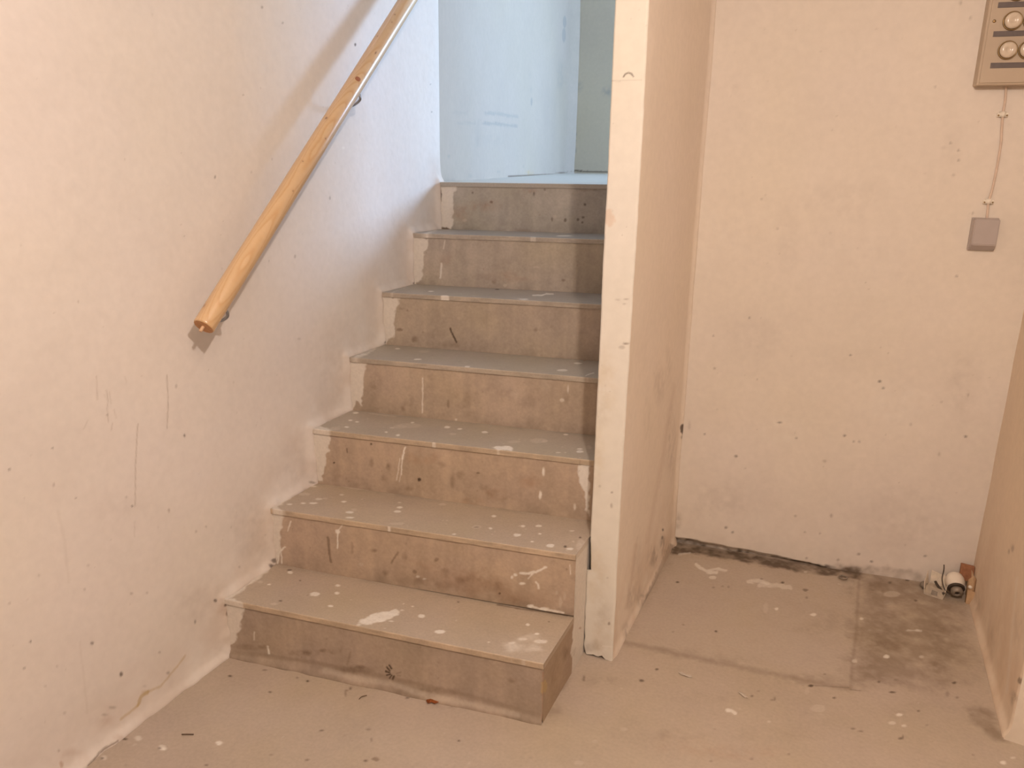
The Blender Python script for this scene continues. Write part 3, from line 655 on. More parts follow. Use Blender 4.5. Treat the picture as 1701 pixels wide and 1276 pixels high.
('b','k',0.3,1.1965,0.9543,0.0036,0.0009,0.0017,-0.0054),
('b','k',0.7,1.0784,0.3676,0.0066,0.0014,0.003,-0.0055),
('b','k',0.5,0.9342,0.3159,0.0026,0.0027,0.0012,-0.0083),
('b','k',0.5,0.9379,0.305,0.0026,0.0014,0.0012,-0.0043),
('b','k',0.5,1.7011,0.6541,0.0074,-0.0002,0.0034,-0.0051),
('b','k',0.6,1.658,0.626,0.0037,-0.0001,0.0017,-0.0056),
('b','k',0.4,1.4598,0.2443,0.0026,0.0003,0.0012,-0.0033),
('b','k',0.5,1.4101,0.4377,0.0026,0.0007,0.0012,-0.0074),
('b','k',0.4,1.4035,0.4295,0.0043,0.0004,0.0019,-0.0037),
('b','k',0.3,1.3819,0.1921,0.0038,0.0005,0.0017,-0.004),
('b','k',0.3,1.2978,0.1457,0.0038,0.0005,0.0017,-0.0031),
('b','k',0.3,1.822,0.6467,0.0043,-0.0009,0.002,-0.011),
('b','k',0.4,1.8437,0.6408,0.0036,-0.0005,0.0016,-0.0055),
('b','k',0.5,1.8735,1.3504,0.0056,-0.0007,0.0026,-0.0092),
('b','k',0.85,0.0772,-0.0693,0.0043,0.0029,0.002,-0.0031),
('b','k',0.6,0.2173,-0.0782,0.0042,0.0025,0.0019,-0.003),
('b','k',0.85,0.2766,-0.0016,0.0034,0.0028,0.0016,-0.0036),
('b','k',0.6,0.2429,-0.0018,0.0026,0.0021,0.0012,-0.0026),
('b','k',0.75,0.3955,0.0203,0.0023,0.0034,0.001,-0.0049),
('b','k',0.5,0.5499,-0.1169,0.0016,0.0034,0.0007,-0.0051),
('b','k',0.35,0.524,-0.0904,0.0053,0.0019,0.0024,-0.0028),
('b','k',0.6,0.5498,0.0489,0.0042,0.0022,0.0019,-0.0036),
('b','k',0.5,0.6666,0.0705,0.0028,0.0028,0.0013,-0.0053),
('b','k',0.8,0.7393,-0.0343,0.0021,0.0014,0.0009,-0.0027),
('b','k',0.6,0.2566,-0.3387,0.0037,0.0022,0.0017,-0.0022),
('b','k',0.5,0.4531,-0.2333,0.0044,0.0021,0.002,-0.0027),
('b','k',0.6,0.4249,-0.14,0.0046,0.002,0.0021,-0.0027),
('b','k',0.7,0.5751,-0.18,0.0037,0.0019,0.0017,-0.0028),
('b','k',0.3,0.3671,-0.2536,0.0038,0.0018,0.0017,-0.0021),
('b','k',0.75,0.0035,0.0017,0.0045,0.0032,0.0021,-0.0034),
('b','k',0.75,-0.0095,0.0018,0.003,0.0024,0.0014,-0.0026),
('b','k',0.85,0.0715,0.0178,0.003,0.0056,0.0014,-0.0064),
('b','k',0.6,0.0427,0.0076,0.006,0.0023,0.0027,-0.0026),
('b','k',0.6,0.0927,0.0126,0.0037,0.0029,0.0017,-0.0034),
('b','k',0.8,0.1196,0.0101,0.0044,0.0029,0.002,-0.0034),
('b','k',0.5,0.1435,-0.0108,0.0058,0.0021,0.0027,-0.0025),
('b','k',0.85,0.0215,-0.3548,0.0058,0.003,0.0026,-0.0026),
('b','k',0.85,0.0271,-0.4203,0.0027,0.0026,0.0012,-0.0021),
('b','k',0.7,0.1191,-0.343,0.0028,0.0025,0.0013,-0.0023),
('b','k',0.3,1.1057,0.6269,0.0032,0.0009,0.0015,-0.004),
('b','k',0.3,1.368,0.4526,0.0029,0.0004,0.0013,-0.0033),
('b','k',0.4,1.6144,0.3987,0.0054,0.0,0.0024,-0.0035),
('b','k',0.5,1.5968,0.4,0.0054,0.0,0.0025,-0.0037),
('b','k',0.3,1.7643,0.4902,0.0036,-0.0002,0.0016,-0.0034),
('b','k',0.4,1.308,1.057,0.0044,0.0006,0.002,-0.0058),
('b','k',0.4,1.5237,0.6012,0.0036,0.0002,0.0016,-0.0039),
('b','d',0.6,0.5932,-0.1656,0.0081,0.0033,0.0037,-0.0051),
('b','d',0.6,0.396,-0.0018,0.0022,0.0069,0.001,-0.0099),
('b','d',0.5,0.3919,0.0094,0.0042,0.0022,0.0019,-0.0032),
('b','r',0.3,0.0025,-0.3501,0.0154,0.0084,0.007,-0.0073),
('b','r',0.12,1.356,0.2036,0.1032,0.0038,0.0468,-0.0282),
('b','r',0.08,1.2231,0.1648,0.0779,0.0083,0.0354,-0.0398),
('b','d',0.12,1.2014,0.1994,0.0796,0.0045,0.0362,-0.0207),
('b','d',0.08,1.2578,0.3708,0.0851,0.0041,0.0388,-0.0241),
('b','d',0.07,1.4141,0.2961,0.1066,0.0035,0.0485,-0.0348),
('b','d',0.2,0.2094,0.0572,0.0891,0.0136,0.0408,-0.0174),
('b','d',0.25,0.4731,0.0652,0.0855,0.0106,0.0391,-0.0167),
('b','d',0.25,0.7067,0.0887,0.0829,0.0081,0.0378,-0.0164),
('b','d',0.25,0.0684,0.0284,0.0601,0.0151,0.0276,-0.0173),
('b','d',0.25,0.8869,0.2817,0.0204,0.0189,0.0093,-0.0523),
('b','d',0.2,0.9068,0.1601,0.0193,0.0111,0.0088,-0.0295),
('a','pl',0.35,5.0,0.6031,0.0854,0.0014,0.00115,0.00064,-0.00208,-182.1,-43.8,-80.8,-21.3,1.0,-0.8,79.3,19.8,163.5,41.3)],
'RW':[
('b','d',0.4,0.8359,0.3581,-0.0249,-0.009,0.0117,-0.0081),
('b','d',0.3,0.866,0.3332,-0.0128,-0.0066,0.0061,-0.0058),
('b','d',0.7,0.5214,0.1601,-0.0141,-0.0052,0.0095,-0.0048),
('b','d',0.45,0.5435,0.0964,-0.0291,-0.0138,0.0204,-0.0124),
('b','d',0.3,0.6434,-0.0368,-0.0273,-0.0164,0.0201,-0.0135),
('b','d',0.1,0.8753,0.0611,-0.0402,-0.055,0.0243,-0.0436),
('b','d',0.1,0.6342,0.2409,-0.0417,-0.0673,0.0245,-0.0616),
('b','d',0.15,1.1129,0.0439,-0.0656,-0.0324,0.0361,-0.0238),
('a','wb',0.25,4.0,0.6687,0.1977,-0.00541,-0.00116,0.00324,-0.00103,9.4,-94.2,-0.7,-3.3,-8.6,95.6)],
}
# ---------------------------------------------------------------- dimensions (metres)
YS = [0.0, .20793, .4118, .61472, .81913, 1.02581, 1.23333]            # riser planes at the left wall
ZS = [.17734, .35521, .53412, .71336, .89426, 1.07646, 1.2488]        # tread heights at the left wall
SK = [.11519, .1226, .12712, .12919, .12933, .12956, .12981]           # skew of each riser
TL = [-.00697, -.00092, .00282, .00229, .00593, .0058, .0060]          # tilt of each tread
W, TS = .9006, .0155
XD, YD, XR = .9035, .41441, .983                                        # divider wall
NBY, NBK = 1.17728, .10444                                              # back wall of the recess
RWX = 1.938
PAL = {'w': (.80, .75, .68), 'wp': (.73, .67, .60), 'pl': (.60, .52, .44), 'd': (.17, .115, .075), 'k': (.06, .035, .02),
       'r': (.36, .19, .10), 'y': (.50, .36, .17), 'g': (.38, .31, .25), 'c': (.30, .29, .28), 'wb': (.88, .84, .78), 'pk': (.66, .49, .38), 'fp': (.50, .42, .345)}
# ---------------------------------------------------------------- noise and painting
_lat = {}
def vn(u, v, s, seed):
    L = _lat.get(seed)
    if L is None: L = _lat[seed] = np.random.RandomState(seed).rand(256, 256)
    x = u/s + 1000.37; y = v/s + 1000.71
    xi = np.floor(x).astype(int); yi = np.floor(y).astype(int); fx = x-xi; fy = y-yi
    fx = fx*fx*(3-2*fx); fy = fy*fy*(3-2*fy)
    a = L[xi & 255, yi & 255]; b = L[(xi+1) & 255, yi & 255]; c = L[xi & 255, (yi+1) & 255]; d = L[(xi+1) & 255, (yi+1) & 255]
    return (a*(1-fx)+b*fx)*(1-fy) + (c*(1-fx)+d*fx)*fy - .5
def fbm(u, v, s, seed, o=4):
    t = 0; a = 1.0; n = 0
    for i in range(o): t = t + a*vn(u, v, s/2**i, seed+i); n += a; a *= .55
    return t/n*1.6
def paint(C, U, V, marks, g, seed):
    wu = vn(U, V, .009, seed)*.0028 + vn(U, V, .004, seed+1)*.0016
    wv = vn(U, V, .009, seed+2)*.0028 + vn(U, V, .004, seed+3)*.0016
    for m in marks:
        k, col, al = m[0], np.array(PAL[m[1]]), m[2]
        if k == 'b':
            cu, cv, a, b, c, d = m[3:]
            ru = math.hypot(a, b); rv = math.hypot(c, d); R = 1.6
            sel = (abs(U-cu) < ru*R+2*g) & (abs(V-cv) < rv*R+2*g)
            if not sel.any(): continue
            det = a*d-b*c
            if abs(det) < 1e-9: continue
            mr = abs(det)/max(ru, rv)
            kw = min(1, mr/.006)
            x = U[sel]-cu+wu[sel]*kw; y = V[sel]-cv+wv[sel]*kw
            p = (d*x-b*y)/det; q = (-c*x+a*y)/det
            r = np.sqrt(p*p+q*q)
            if (al <= .5 and mr > .005 and m[1] in 'dgrykc') or (al <= .3 and mr > .008): A = np.clip((1.4-r)/1.1, 0, 1); A = A*A*(3-2*A)*np.clip(.75+2.0*fbm(U[sel], V[sel], .022, seed+9, 4), 0, 1.5)
            else: A = np.clip(.5-(r-1)*mr/max(g, mr*.25), 0, 1)
        elif k == 'a':
            wd = m[3]; c0 = m[4:6]; a, b, c, d = m[6:10]; P = np.array(m[10:]).reshape(-1, 2); det = a*d-b*c
            if abs(det) < 1e-12: continue
            Q = np.stack([c0[0]+a*P[:, 0]+b*P[:, 1], c0[1]+c*P[:, 0]+d*P[:, 1]], 1)
            mu = (abs(a)+abs(b))*wd*1.5+2*g; mv = (abs(c)+abs(d))*wd*1.5+2*g
            sel = (U > Q[:, 0].min()-mu) & (U < Q[:, 0].max()+mu) & (V > Q[:, 1].min()-mv) & (V < Q[:, 1].max()+mv)
            if not sel.any(): continue
            x = U[sel]-c0[0]; y = V[sel]-c0[1]; p = (d*x-b*y)/det; q = (-c*x+a*y)/det
            nz = vn(U[sel], V[sel], .01, seed+8)*wd*.9; D = np.full(x.shape, 99.)
            for i in range(len(P)-1):
                dx, dy = P[i+1]-P[i]; t = np.clip(((p-P[i, 0])*dx+(q-P[i, 1])*dy)/(dx*dx+dy*dy+1e-12), 0, 1)
                D = np.minimum(D, np.hypot(p-P[i, 0]-t*dx, q-P[i, 1]-t*dy))
            sf = wd*.8 if al <= .35 and wd > 3.5 else max(.35*wd, .9)
            A = np.clip(.5-(D+nz*.45-wd/2)/sf, 0, 1)
        elif k == 's':
            wd = m[3]; P = np.array(m[4:]).reshape(-1, 2)
            mg = wd+2*g
            sel = (U > P[:, 0].min()-mg) & (U < P[:, 0].max()+mg) & (V > P[:, 1].min()-mg) & (V < P[:, 1].max()+mg)
            if not sel.any(): continue
            kw = min(.8, wd/.006)
            x = U[sel]+wu[sel]*kw; y = V[sel]+wv[sel]*kw; D = np.full(x.shape, 9.)
            for i in range(len(P)-1):
                dx, dy = P[i+1]-P[i]; t = np.clip(((x-P[i, 0])*dx+(y-P[i, 1])*dy)/(dx*dx+dy*dy+1e-12), 0, 1)
                D = np.minimum(D, np.hypot(x-P[i, 0]-t*dx, y-P[i, 1]-t*dy))
            sft = wd*.5 if al <= .35 and wd > .004 else g
            A = np.clip(.5-(D-wd/2)/sft, 0, 1)*min(1, wd/g*1.2)
        else:
            sf = max(m[3], g*.5); P = np.array(m[4:]).reshape(-1, 2); mg = 2*sf+.004
            sel = (U > P[:, 0].min()-mg) & (U < P[:, 0].max()+mg) & (V > P[:, 1].min()-mg) & (V < P[:, 1].max()+mg)
            if not sel.any(): continue
            kw = max(1.3, sf/.004)
            x = U[sel]+wu[sel]*kw+vn(U[sel], V[sel], .03, seed+5)*sf*1.5; y = V[sel]+wv[sel]*kw+vn(U[sel], V[sel], .03, seed+6)*sf*1.5
            x = x + vn(U[sel], V[sel], .014, seed+11)*min(.010, 6*sf); y = y + vn(U[sel], V[sel], .014, seed+12)*min(.010, 6*sf)
            D = np.full(x.shape, 9.); ins = np.zeros(x.shape, bool)
            for i in range(len(P)):
                x0, y0 = P[i]; x1, y1 = P[(i+1) % len(P)]; dx, dy = x1-x0, y1-y0
                t = np.clip(((x-x0)*dx+(y-y0)*dy)/(dx*dx+dy*dy+1e-12), 0, 1)
                D = np.minimum(D, np.hypot(x-x0-t*dx, y-y0-t*dy))
                c = ((y0 > y) != (y1 > y)) & (x < (x1-x0)*(y-y0)/((y1-y0) if y1 != y0 else 1e-9)+x0); ins ^= c
            A = np.clip(.5-np.where(ins, -D, D)/(2*sf), 0, 1)
            if sf > .004: A = A*np.clip(.85+1.2*fbm(U[sel], V[sel], .03, seed+7, 3), 0, 1.15)
        A = np.clip(A*al, 0, 1)[:, None]
        C[sel] = C[sel]*(1-A)+col*A
    return C
def specks(n, u0, u1, v0, v1, seed, rmin=.0012, rmax=.003, col='d', a=.35):
    rs = random.Random(seed); o = []
    for i in range(n):
        r = rs.uniform(rmin, rmax)*(.6+.8*rs.random()**3); q = rs.uniform(.7, 1.6)
        o.append(('b', col, a*rs.uniform(.5, 1.2), rs.uniform(u0, u1), rs.uniform(v0, v1), r, 0, 0, r*q))
    return o
def base_wall(U, V, seed, tint=(.755, .695, .65), amp=.05):
    C = np.empty(U.shape+(3,)); C[:] = tint
    n = fbm(U, V, .35, seed, 4); n2 = fbm(U, V, .05, seed+20, 3)
    C *= (1+amp*n+amp*.35*n2)[..., None]
    C[..., 2] *= 1-.05*fbm(U, V, .5, seed+40, 3)
    return C
def base_conc(U, V, seed, tint, amp=.16):
    C = np.empty(U.shape+(3,)); C[:] = tint
    n = fbm(U, V, .13, seed, 5); n2 = fbm(U, V, .02, seed+20, 3); n3 = vn(U, V, .0045, seed+30)
    C *= (1+amp*n+amp*.45*n2+amp*.3*n3)[..., None]
    C[..., 2] *= 1-.09*fbm(U, V, .2, seed+40, 3)
    return C
# ---------------------------------------------------------------- mesh collector with a colour per vertex
class MC:
    def __init__(s): s.V = []; s.C = []; s.Q = []; s.F = []; s.n = 0
    def grid(s, X, Y, Z, C, flip=False):
        nu, nv = X.shape
        s.V.append(np.stack([X, Y, Z], -1).reshape(-1, 3)); s.C.append(C.reshape(-1, 3))
        i = np.arange(nu*nv).reshape(nu, nv)+s.n
        q = np.stack([i[:-1, :-1], i[1:, :-1], i[1:, 1:], i[:-1, 1:]], -1).reshape(-1, 4)
        if flip: q = q[:, ::-1]
        s.Q.append(q); s.F.append(np.ones(len(q), bool)); s.n += nu*nv
    def hexa(s, P, col):      # 8 corners: bottom 4 ccw, top 4 ccw
        P = np.array(P, float); s.V.append(P); s.C.append(np.tile(np.array(col, float), (8, 1)))
        s.Q.append(np.array([[3, 2, 1, 0], [4, 5, 6, 7], [0, 1, 5, 4], [1, 2, 6, 5], [2, 3, 7, 6], [3, 0, 4, 7]])+s.n); s.F.append(np.zeros(6, bool)); s.n += 8
    def box(s, x0, x1, y0, y1, z0, z1, col):
        s.hexa([(x0, y0, z0), (x1, y0, z0), (x1, y1, z0), (x0, y1, z0), (x0, y0, z1), (x1, y0, z1), (x1, y1, z1), (x0, y1, z1)], col)
    def build(s, name, mat, parent=None, smooth=False, kind=None):
        V = np.concatenate(s.V).astype(np.float32); C = np.concatenate(s.C).astype(np.float32); Q = np.concatenate(s.Q).astype(np.int32)
        me = bpy.data.meshes.new(name); me.vertices.add(len(V)); me.vertices.foreach_set('co', V.ravel())
        me.loops.add(Q.size); me.loops.foreach_set('vertex_index', Q.ravel())
        me.polygons.add(len(Q)); me.polygons.foreach_set('loop_start', np.arange(0, Q.size, 4, dtype=np.int32))
        me.polygons.foreach_set('use_smooth', np.concatenate(s.F) & smooth)
        me.update(calc_edges=True); me.validate()
        at = me.attributes.new('tint', 'FLOAT_COLOR', 'POINT')
        at.data.foreach_set('color', np.concatenate([C, np.ones((len(C), 1), np.float32)], 1).ravel())
        me.materials.append(mat)
        o = bpy.data.objects.new(name, me); COL.objects.link(o)
        if parent: o.parent = parent
        if kind: o['kind'] = kind
        return o
# ---------------------------------------------------------------- materials
def vcol_mat(name, rough, bump=.15, nscale=60, spec=.5, fine=.06):
    m = bpy.data.materials.new(name); m.use_nodes = True; nt = m.node_tree; b = nt.nodes['Principled BSDF']
    a = nt.nodes.new('ShaderNodeAttribute'); a.attribute_name = 'tint'
    tc = nt.nodes.new('ShaderNodeTexCoord'); n = nt.nodes.new('ShaderNodeTexNoise'); n.inputs['Scale'].default_value = nscale; n.inputs['Detail'].default_value = 6
    nt.links.new(tc.outputs['Object'], n.inputs['Vector'])
    mr = nt.nodes.new('ShaderNodeMapRange'); mr.inputs['To Min'].default_value = 1-fine; mr.inputs['To Max'].default_value = 1+fine
    mr.inputs['From Min'].default_value = .3; mr.inputs['From Max'].default_value = .7
    nt.links.new(n.outputs['Fac'], mr.inputs['Value'])
    mx = nt.nodes.new('ShaderNodeVectorMath'); mx.operation = 'SCALE'
    nt.links.new(a.outputs['Color'], mx.inputs[0]); nt.links.new(mr.outputs[0], mx.inputs['Scale'])
    nt.links.new(mx.outputs[0], b.inputs['Base Color'])
    bp = nt.nodes.new('ShaderNodeBump'); bp.inputs['Strength'].default_value = bump; bp.inputs['Distance'].default_value = .003
    nt.links.new(n.outputs['Fac'], bp.inputs['Height']); nt.links.new(bp.outputs[0], b.inputs['Normal'])
    b.inputs['Roughness'].default_value = rough; b.inputs['Specular IOR Level'].default_value = spec
    return m
def plain_mat(name, col, rough=.5, metal=0, var=.06, scale=40, bump=0):
    m = bpy.data.materials.new(name); m.use_nodes = True; nt = m.node_tree; b = nt.nodes['Principled BSDF']
    tc = nt.nodes.new('ShaderNodeTexCoord'); n = nt.nodes.new('ShaderNodeTexNoise'); n.inputs['Scale'].default_value = scale
    nt.links.new(tc.outputs['Object'], n.inputs['Vector'])
    r = nt.nodes.new('ShaderNodeValToRGB'); r.color_ramp.elements[0].position = .3; r.color_ramp.elements[1].position = .7
    r.color_ramp.elements[0].color = tuple(c*(1-var) for c in col)+(1,); r.color_ramp.elements[1].color = tuple(min(1, c*(1+var)) for c in col)+(1,)
    nt.links.new(n.outputs['Fac'], r.inputs[0]); nt.links.new(r.outputs[0], b.inputs['Base Color'])
    b.inputs['Roughness'].default_value = rough; b.inputs['Metallic'].default_value = metal
    if bump:
        bp = nt.nodes.new('ShaderNodeBump'); bp.inputs['Strength'].default_value = bump; bp.inputs['Distance'].default_value = .002
        nt.links.new(n.outputs['Fac'], bp.inputs['Height']); nt.links.new(bp.outputs[0], b.inputs['Normal'])
    return m
M_WALL = vcol_mat('painted_plaster', .75, .10, 45, .35, .025)
M_CONC = vcol_mat('raw_concrete', .85, .2, 110, .3, .05)
M_TREAD = vcol_mat('worn_tread_stone', .42, .06, 160, .5, .06)
M_FLOOR = vcol_mat('dusty_screed_floor', .7, .12, 110, .4, .05)
M_WOOD = vcol_mat('varnished_pine', .5, .01, 90, .5, .02)
M_WOOD.node_tree.nodes['Principled BSDF'].inputs['Coat Weight'].default_value = 1
M_WOOD.node_tree.nodes['Principled BSDF'].inputs['Coat Roughness'].default_value = .27
M_WOOD.node_tree.nodes['Principled BSDF'].inputs['Coat IOR'].default_value = 1.8
WT = (.75, .69, .62)
# ---------------------------------------------------------------- setting: left wall
def ar(a, b, g): return np.linspace(a, b, max(2, int(round((b-a)/g))+1))
def dist_profile(Y, Z):
    pts = [(-3.5, 0), (0, 0)]; z = 0
    for i in range(7):
        pts.append((YS[i], ZS[i])); pts.append((YS[i+1] if i < 6 else 1.4, ZS[i]))
    pts.insert(2, (0, ZS[0])); D = np.full(Y.shape, 9.)
    P = [(-3.5, 0), (0, 0)]
    for i in range(7): P += [(YS[i], ZS[i]), (YS[i+1] if i < 6 else 1.4, ZS[i])]
    for i in range(len(P)-1):
        dx, dy = P[i+1][0]-P[i][0], P[i+1][1]-P[i][1]
        if dx == 0 and dy == 0: continue
        t = np.clip(((Y-P[i][0])*dx+(Z-P[i][1])*dy)/(dx*dx+dy*dy), 0, 1)
        D = np.minimum(D, np.hypot(Y-P[i][0]-t*dx, Z-P[i][1]-t*dy))
    return D
def wall_left():
    m = MC(); g = .003; y, z = ar(-.75, 1.262, g), ar(-.004, 1.96, g)
    Y, Z = np.meshgrid(y, z, indexing='ij')
    C = base_wall(Y, Z, 11)
    D = dist_profile(Y, Z)
    # mottled darker plaster tone just above the steps and the floor
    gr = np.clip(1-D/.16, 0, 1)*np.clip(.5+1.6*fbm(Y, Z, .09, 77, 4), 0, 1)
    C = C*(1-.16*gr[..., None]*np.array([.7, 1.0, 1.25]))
    C = paint(C, Y, Z, MARKS['LW']+specks(150, -.7, 1.2, .1, 1.9, 5, .0010, .0018, 'd', .35), g, 31)
    e = np.minimum.reduce([np.clip((Y+.75)/.08, 0, 1), np.clip((1.96-Z)/.08, 0, 1), np.clip((1.262-Y)/.03, 0, 1)])
    nz = fbm(Y, Z, .30, 55, 3)*.005 + fbm(Y, Z, .05, 58, 3)*.0012 + vn(Y, Z, .008, 59)*.0004
    cove = .011*np.exp(-(D/.016)**2)*(1+.8*vn(Y, Z, .03, 61)) + .006*np.exp(-(D/.05)**2)
    m.grid(nz*e+cove, Y, Z, C)
    m.box(-.14, -.02, -3.5, 1.262, -.1, 3.6, WT)
    m.box(-.02, 0, -3.5, -.75, 0, 3.6, WT); m.box(-.02, 0, -.75, 1.262, 1.96, 3.6, WT)
    m.build('wall_left', M_WALL, smooth=True, kind='structure').data
wall_left()
def shade_auto(o):
    pass
# ---------------------------------------------------------------- floor
def floor():
    m = MC(); g = .0032; x, y = ar(0, 2.05, g), ar(-.65, 1.30, g)
    X, Y = np.meshgrid(x, y, indexing='ij')
    C = base_conc(X, Y, 101, (.470, .385, .305), .09)
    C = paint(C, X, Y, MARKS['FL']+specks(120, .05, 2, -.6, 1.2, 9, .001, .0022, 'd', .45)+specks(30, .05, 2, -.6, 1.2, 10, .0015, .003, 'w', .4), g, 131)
    Z = fbm(X, Y, .25, 140, 3)*.0016 + fbm(X, Y, .02, 144, 2)*.0004
    e = np.minimum.reduce([np.clip((Y+.65)/.05, 0, 1), np.clip((2.05-X)/.05, 0, 1)])
    # thin levelling slab in the recess
    sl = np.clip((1.592-X)/.006, 0, 1)*np.clip((Y-(.548+.15*(X-1.0)))/.05, 0, 1)*np.clip((X-.9)/.05, 0, 1)
    m.grid(X, Y, Z*e, C)
    B = (.470, .385, .305)
    m.box(-.12, 3.6, -3.3, 1.4, -.12, -.012, B)
    m.box(-.02, 3.6, -3.3, -.65, -.012, 0, B); m.box(2.05, 3.6, -.65, 1.4, -.012, 0, B)
    m.build('floor', M_FLOOR, smooth=True, kind='structure')
floor()
# ---------------------------------------------------------------- divider wall between the stairs and the recess
def wall_divider():
    m = MC(); TOP = 3.6
    z = ar(.0, 2.3, .0025); u = np.linspace(0, 1, 41); U, Z = np.meshgrid(u, z, indexing='ij')
    def eL(z):
        low = np.clip((.262-z)/.012, 0, 1)
        notch = np.clip(1-abs(z-.305)/.05, 0, 1)
        b = XD + .0012*(fbm(z, z*0, .05, 201, 4)) + .003*fbm(z, z*0, .4, 205, 2)
        lowx = .8985 + .0035*fbm(z, z*0, .06, 208, 4)*2 + .006*np.clip((.03-z)/.03, 0, 1)
        mid = b + .005*np.clip(1-(z-.262)/.1, 0, 1)*(z > .262)*(z < .345)
        return np.where(z < .262, lowx, mid)
    def eR(z): return XR + .0016*fbm(z, z*0, .03, 211, 4) + .0035*fbm(z, z*0, .5, 215, 2)
    L, R = eL(Z), eR(Z); X = L+(R-L)*U
    dl = np.minimum(X-L, R-X); Y = YD + .0045*np.clip(1-dl/.0045, 0, 1)**2 + .0012*fbm(X, Z, .08, 220, 3)
    zb = .007*np.clip(1-abs(U-.3)/.35, 0, 1)+.010*np.clip(1-abs(U-.62)/.14, 0, 1)+.002*vn(U*.08, Z*0, .004, 222)
    Z2 = Z + zb*np.clip(1-Z/.03, 0, 1)
    C = base_wall(X, Z, 230, (.755, .715, .65), .04)
    C = paint(C, X, Z, MARKS['DF']+specks(14, .91, .98, .1, 1.7, 12, .001, .0018), .0025, 231)
    m.grid(X, Y, Z2, C, flip=False)
    # right side
    y, z2 = ar(0, 1, .005), z
    V, Zr = np.meshgrid(y, z2, indexing='ij'); R2 = eR(Zr)
    ye = NBY+.01; Yr = YD+.0045+(ye-YD-.0045)*V
    Xr = R2*(1-V**.25)+.981*V**.25
    k = np.clip((Yr-YD-.0045)/.03, 0, 1); Xr = R2*(1-k)+(.9815+fbm(Yr, Zr, .25, 240, 3)*.004)*k
    Xr = Xr + .008*np.exp(-(Zr/.02)**2)*k + .009*np.clip((Yr-1.14)/.03, 0, 1)**2
    C = base_wall(Yr, Zr, 241, (.86, .76, .66))
    gr = np.clip(1-Zr/.30, 0, 1)*np.clip(.5+1.6*fbm(Yr, Zr, .1, 246, 4), 0, 1)
    C = C*(1-.22*gr[..., None]*np.array([.7, 1.0, 1.25]))
    C = paint(C, Yr, Zr, MARKS['DR']+specks(25, .45, 1.15, .1, 1.8, 14, .001, .002), .004, 245)
    m.grid(Xr, Yr, Zr, C)
    m.box(XD+.004, .968, YD+.012, 1.49, 0, 2.31, (.20, .14, .10))  # core coloured dark to paint the shadow in the gap at the base
    m.box(XD+.001, XR-.014, YD+.02, 1.49, .36, 2.3, WT)
    m.box(XD, XR, YD, 1.49, 2.3, TOP, WT)
    m.build('wall_divider', M_WALL, smooth=True, kind='structure')
wall_divider()
# ---------------------------------------------------------------- back wall of the recess and right wall
def wall_recess():
    m = MC(); g = .004; x, z = ar(.972, 1.955, g), ar(0, 2.3, g); X, Z = np.meshgrid(x, z, indexing='ij')
    C = base_wall(X, Z, 301, (.775, .70, .62), .06)
    gr = np.clip(1-Z/.25, 0, 1)*np.clip(.45+1.5*fbm(X, Z, .1, 306, 4), 0, 1)
    C = C*(1-.09*gr[..., None]*np.array([.7, 1.0, 1.25]))
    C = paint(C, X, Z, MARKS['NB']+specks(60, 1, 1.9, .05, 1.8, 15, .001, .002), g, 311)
    Y = NBY+NBK*(X-.983) + fbm(X, Z, .3, 320, 3)*.006 + fbm(X, Z, .04, 324, 3)*.0010
    # hollow under the plaster at the floor
    hb = .030*np.clip((1.50-X)/.45, 0, 1)**.6 + .004*vn(X, Z*0, .012, 330)*(X < 1.5)
    Y = Y + .022*np.clip((hb-Z)/.006, 0, 1)*(X < 1.5)
    m.grid(X, Y, Z, C)
    m.hexa([(.975, NBY+.028, 0), (1.96, NBY+NBK*.977+.028, 0), (1.96, 1.49, 0), (.975, 1.49, 0), (.975, NBY+.028, 2.3), (1.96, NBY+NBK*.977+.028, 2.3), (1.96, 1.49, 2.3), (.975, 1.49, 2.3)], (.3, .22, .15))
    m.build('wall_recess', M_WALL, smooth=True, kind='structure')
wall_recess()
def wall_right():
    m = MC(); g = .005; y, z = ar(.5155, 1.30, g), ar(0, 2.3, g); Y, Z = np.meshgrid(y, z, indexing='ij')
    C = base_wall(Y, Z, 401, (.81, .68, .54))
    gr = np.clip(1-Z/.4, 0, 1)*np.clip(.4+1.5*fbm(Y, Z, .1, 406, 4), 0, 1)
    C = C*(1-.2*gr[..., None]*np.array([.7, 1.0, 1.25]))
    C = paint(C, Y, Z, MARKS['RW']+specks(25, .55, 1.2, .05, 1.8, 16, .001, .002), g, 411)
    kx = np.clip(1-(Y-.5155)/.006, 0, 1)**2*.004
    X = RWX - .0 + fbm(Y, Z, .3, 420, 3)*.004 - .010*np.exp(-(Z/.02)**2) + kx
    m.grid(X, Y, Z, C, flip=True)
    x = ar(0, 1.66, .01); X2, Z2 = np.meshgrid(x, z, indexing='ij'); C2 = base_wall(X2, Z2, 430, (.77, .68, .58))
    gr = np.clip(1-Z2/.2, 0, 1)*np.clip(.4+1.5*fbm(X2, Z2, .1, 436, 4), 0, 1)
    C2 = C2*(1-.15*gr[..., None]*np.array([.7, 1.0, 1.25]))
    m.grid(RWX+.003+X2-.011*np.exp(-(Z2/.02)**2)*np.clip(1-X2/.04, 0, 1), .513-.2*X2*(X2 < .05)-.01*(X2 >= .05)+fbm(X2, Z2, .2, 440, 2)*.002, Z2, C2)
    m.box(RWX+.02, 3.6, .53, 1.49, 0, 2.3, WT)
    m.build('wall_right', M_WALL, smooth=True, kind='structure')
wall_right()
